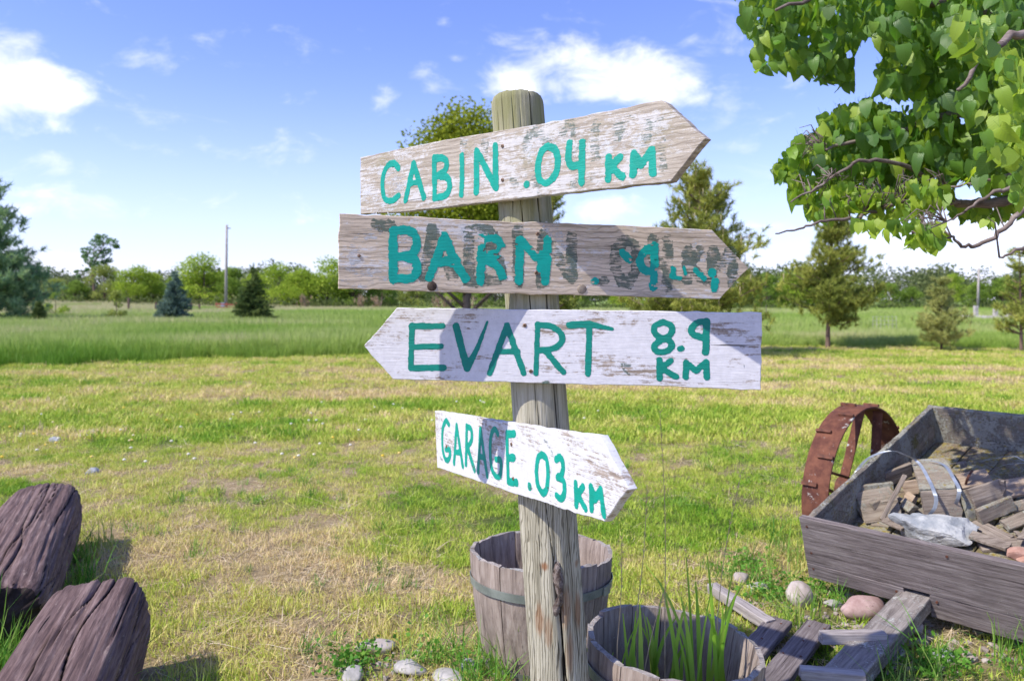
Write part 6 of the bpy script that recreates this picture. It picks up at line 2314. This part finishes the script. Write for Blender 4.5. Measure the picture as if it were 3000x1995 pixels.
weeds = [weed_mesh(k) for k in range(4)]
p2 = []
for (px, py, rx, ry, n_) in ((900, 1545, 110, 24, 5), (1120, 1545, 70, 24, 4), (1010, 1515, 60, 24, 3), (1880, 1370, 40, 20, 10), (1700, 1310, 60, 30, 14), (2150, 1540, 60, 25, 10), (830, 1535, 30, 14, 10), (1770, 1380, 30, 14, 10)):
    for i in range(n_):
        g = G(px + rgs.normal() * rx * .6, max(1290, py + rgs.normal() * ry * .6))
        p2.append((g.x, g.y))
p2 = np.array(p2)
p2 = p2[clear_of(p2)]
scatter('clover_weeds', p2, rgs.uniform(.6, 1.3, len(p2)), rgs.random(len(p2)) * .7, weeds, 'low clover-like weeds among the stones', rgs, .2)

# grass growing out of the near barrel: blades traced one clump at a time
bv, bf, nb = [], [], 0
bm_ = mat_leaf('barrel_grass_blades', (.17, .40, .03), (.32, .57, .05), (.52, .68, .12), .5, 1.2, .45)
clumps = [(1470, 1545, 9, .30), (1440, 1560, 8, .26), (1500, 1550, 8, .34), (1545, 1555, 7, .34), (1620, 1530, 12, .46), (1600, 1545, 8, .40), (1650, 1530, 9, .42), (1425, 1550, 5, .42), (1580, 1560, 8, .24), (1660, 1500, 6, .36), (1520, 1570, 8, .2), (1405, 1570, 5, .2)]
for (px, py, n_, hh) in clumps:
    c = P(px, py, 2.37 + prl.uniform(-.10, .12))
    c.z = .09
    for k in range(max(2, int(n_ * .45))):
        h = hh * prl.uniform(.65, 1.15) * .82 + .12
        a = prl.uniform(0, 6.28)
        ln = abs(prl.gauss(.0, .11)) + .03
        d = Vector((math.cos(a), math.sin(a), 0))
        w = prl.uniform(.0040, .0078)
        wdir = Vector((-d.y, d.x, 0)) if prl.random() < .5 else Vector((1, prl.uniform(-.4, .4), 0)).normalized()
        b0 = c + Vector((prl.gauss(0, .018), prl.gauss(0, .018), 0))
        S = 7
        dr_ = prl.uniform(.2, 1.6)
        for s in range(S + 1):
            t = s / S
            p = b0 + d * (h * (ln * t + ln * dr_ * t ** 3)) + Vector((0, 0, h * (t - .22 * dr_ * ln * 3 * t ** 3)))
            ww = w * (math.sin(math.pi * min(.97, .12 + .88 * t)) ** .6)
            bv += [tuple(p - wdir * ww), tuple(p + Vector((0, -.0015, 0))), tuple(p + wdir * ww)]
        for s in range(S):
            o = nb + s * 3
            bf += [(o, o + 1, o + 4, o + 3), (o + 1, o + 2, o + 5, o + 4)]
        nb += (S + 1) * 3
link('barrel_grass', mesh_np('barrel_grass', bv, bf, bm_, True), Matrix(), None, 'long bright green grass blades growing out of the front barrel', kind='stuff')
# dry seed stalks
ms = mat_simple('dry_stalk_straw', (.42, .31, .17), (.58, .46, .28), 30, .8)
for (x0, y0, x1, y1, Y, bend, lb) in (
        (1531, 1420, 1520, 950, 2.36, 6, 'tallest dry seed stalk, rising from the front barrel to the EVART board'),
        (1650, 1440, 1705, 1100, 2.40, -8, 'dry stalk leaning right out of the grassy barrel'),
        (1420, 1500, 1432, 1240, 2.25, 4, 'reddish dry stalk beside the post, left rim of the grassy barrel'),
        (1465, 1420, 1490, 1120, 2.42, 5, 'thin dry stalk just right of the post above the front barrel'),
        (1480, 1560, 1540, 1330, 2.28, -5, 'pale forked dry stalk low inside the front barrel'),
        (1320, 1420, 1300, 1260, 3.0, 3, 'short dry stalk showing inside the back barrel right of the post')):
    pts_ = smooth_path([P(x0, y0, Y), P((x0 + x1) / 2 + bend, (y0 + y1) / 2, Y), P(x1, y1, Y)], 16)
    pts_[0].z = min(pts_[0].z, .12)
    tb = [tube(pts_, [.0016 - .0010 * i / 16 for i in range(17)], 5)]
    for k in range(8, 17):
        for q in range(2):
            o = Vector((prl.gauss(0, .004), prl.gauss(0, .004), prl.uniform(.004, .016)))
            tb.append(tube([pts_[k], pts_[k] + o], [.0014, .0007], 4))
    v, f = merge(tb)
    link('dry_stalk', mesh_np('dry_stalk', v, f, ms), Matrix(), None, lb, 'dry stalk', 'dry seed stalks round the barrels')
# specks of flowers in the lawn
fl = []
for i in range(70):
    g = G(prl.uniform(0, 1400), prl.uniform(920, 1080))
    z0 = float(ground_z(g.x, g.y)) + .06
    v, f = rock_geo(.016, .016, .010, i, 1, .1)
    fl.append((v + np.array([g.x, g.y, z0]), f))
v, f = merge(fl)
link('lawn_flowers', mesh_np('lawn_flowers', v, f, mat_simple('flower_heads', (.75, .72, .60), (.78, .55, .05), 1.5, .7, lo=.5, hi=.56)), Matrix(), None, 'white and yellow flower specks in the far lawn', kind='stuff')
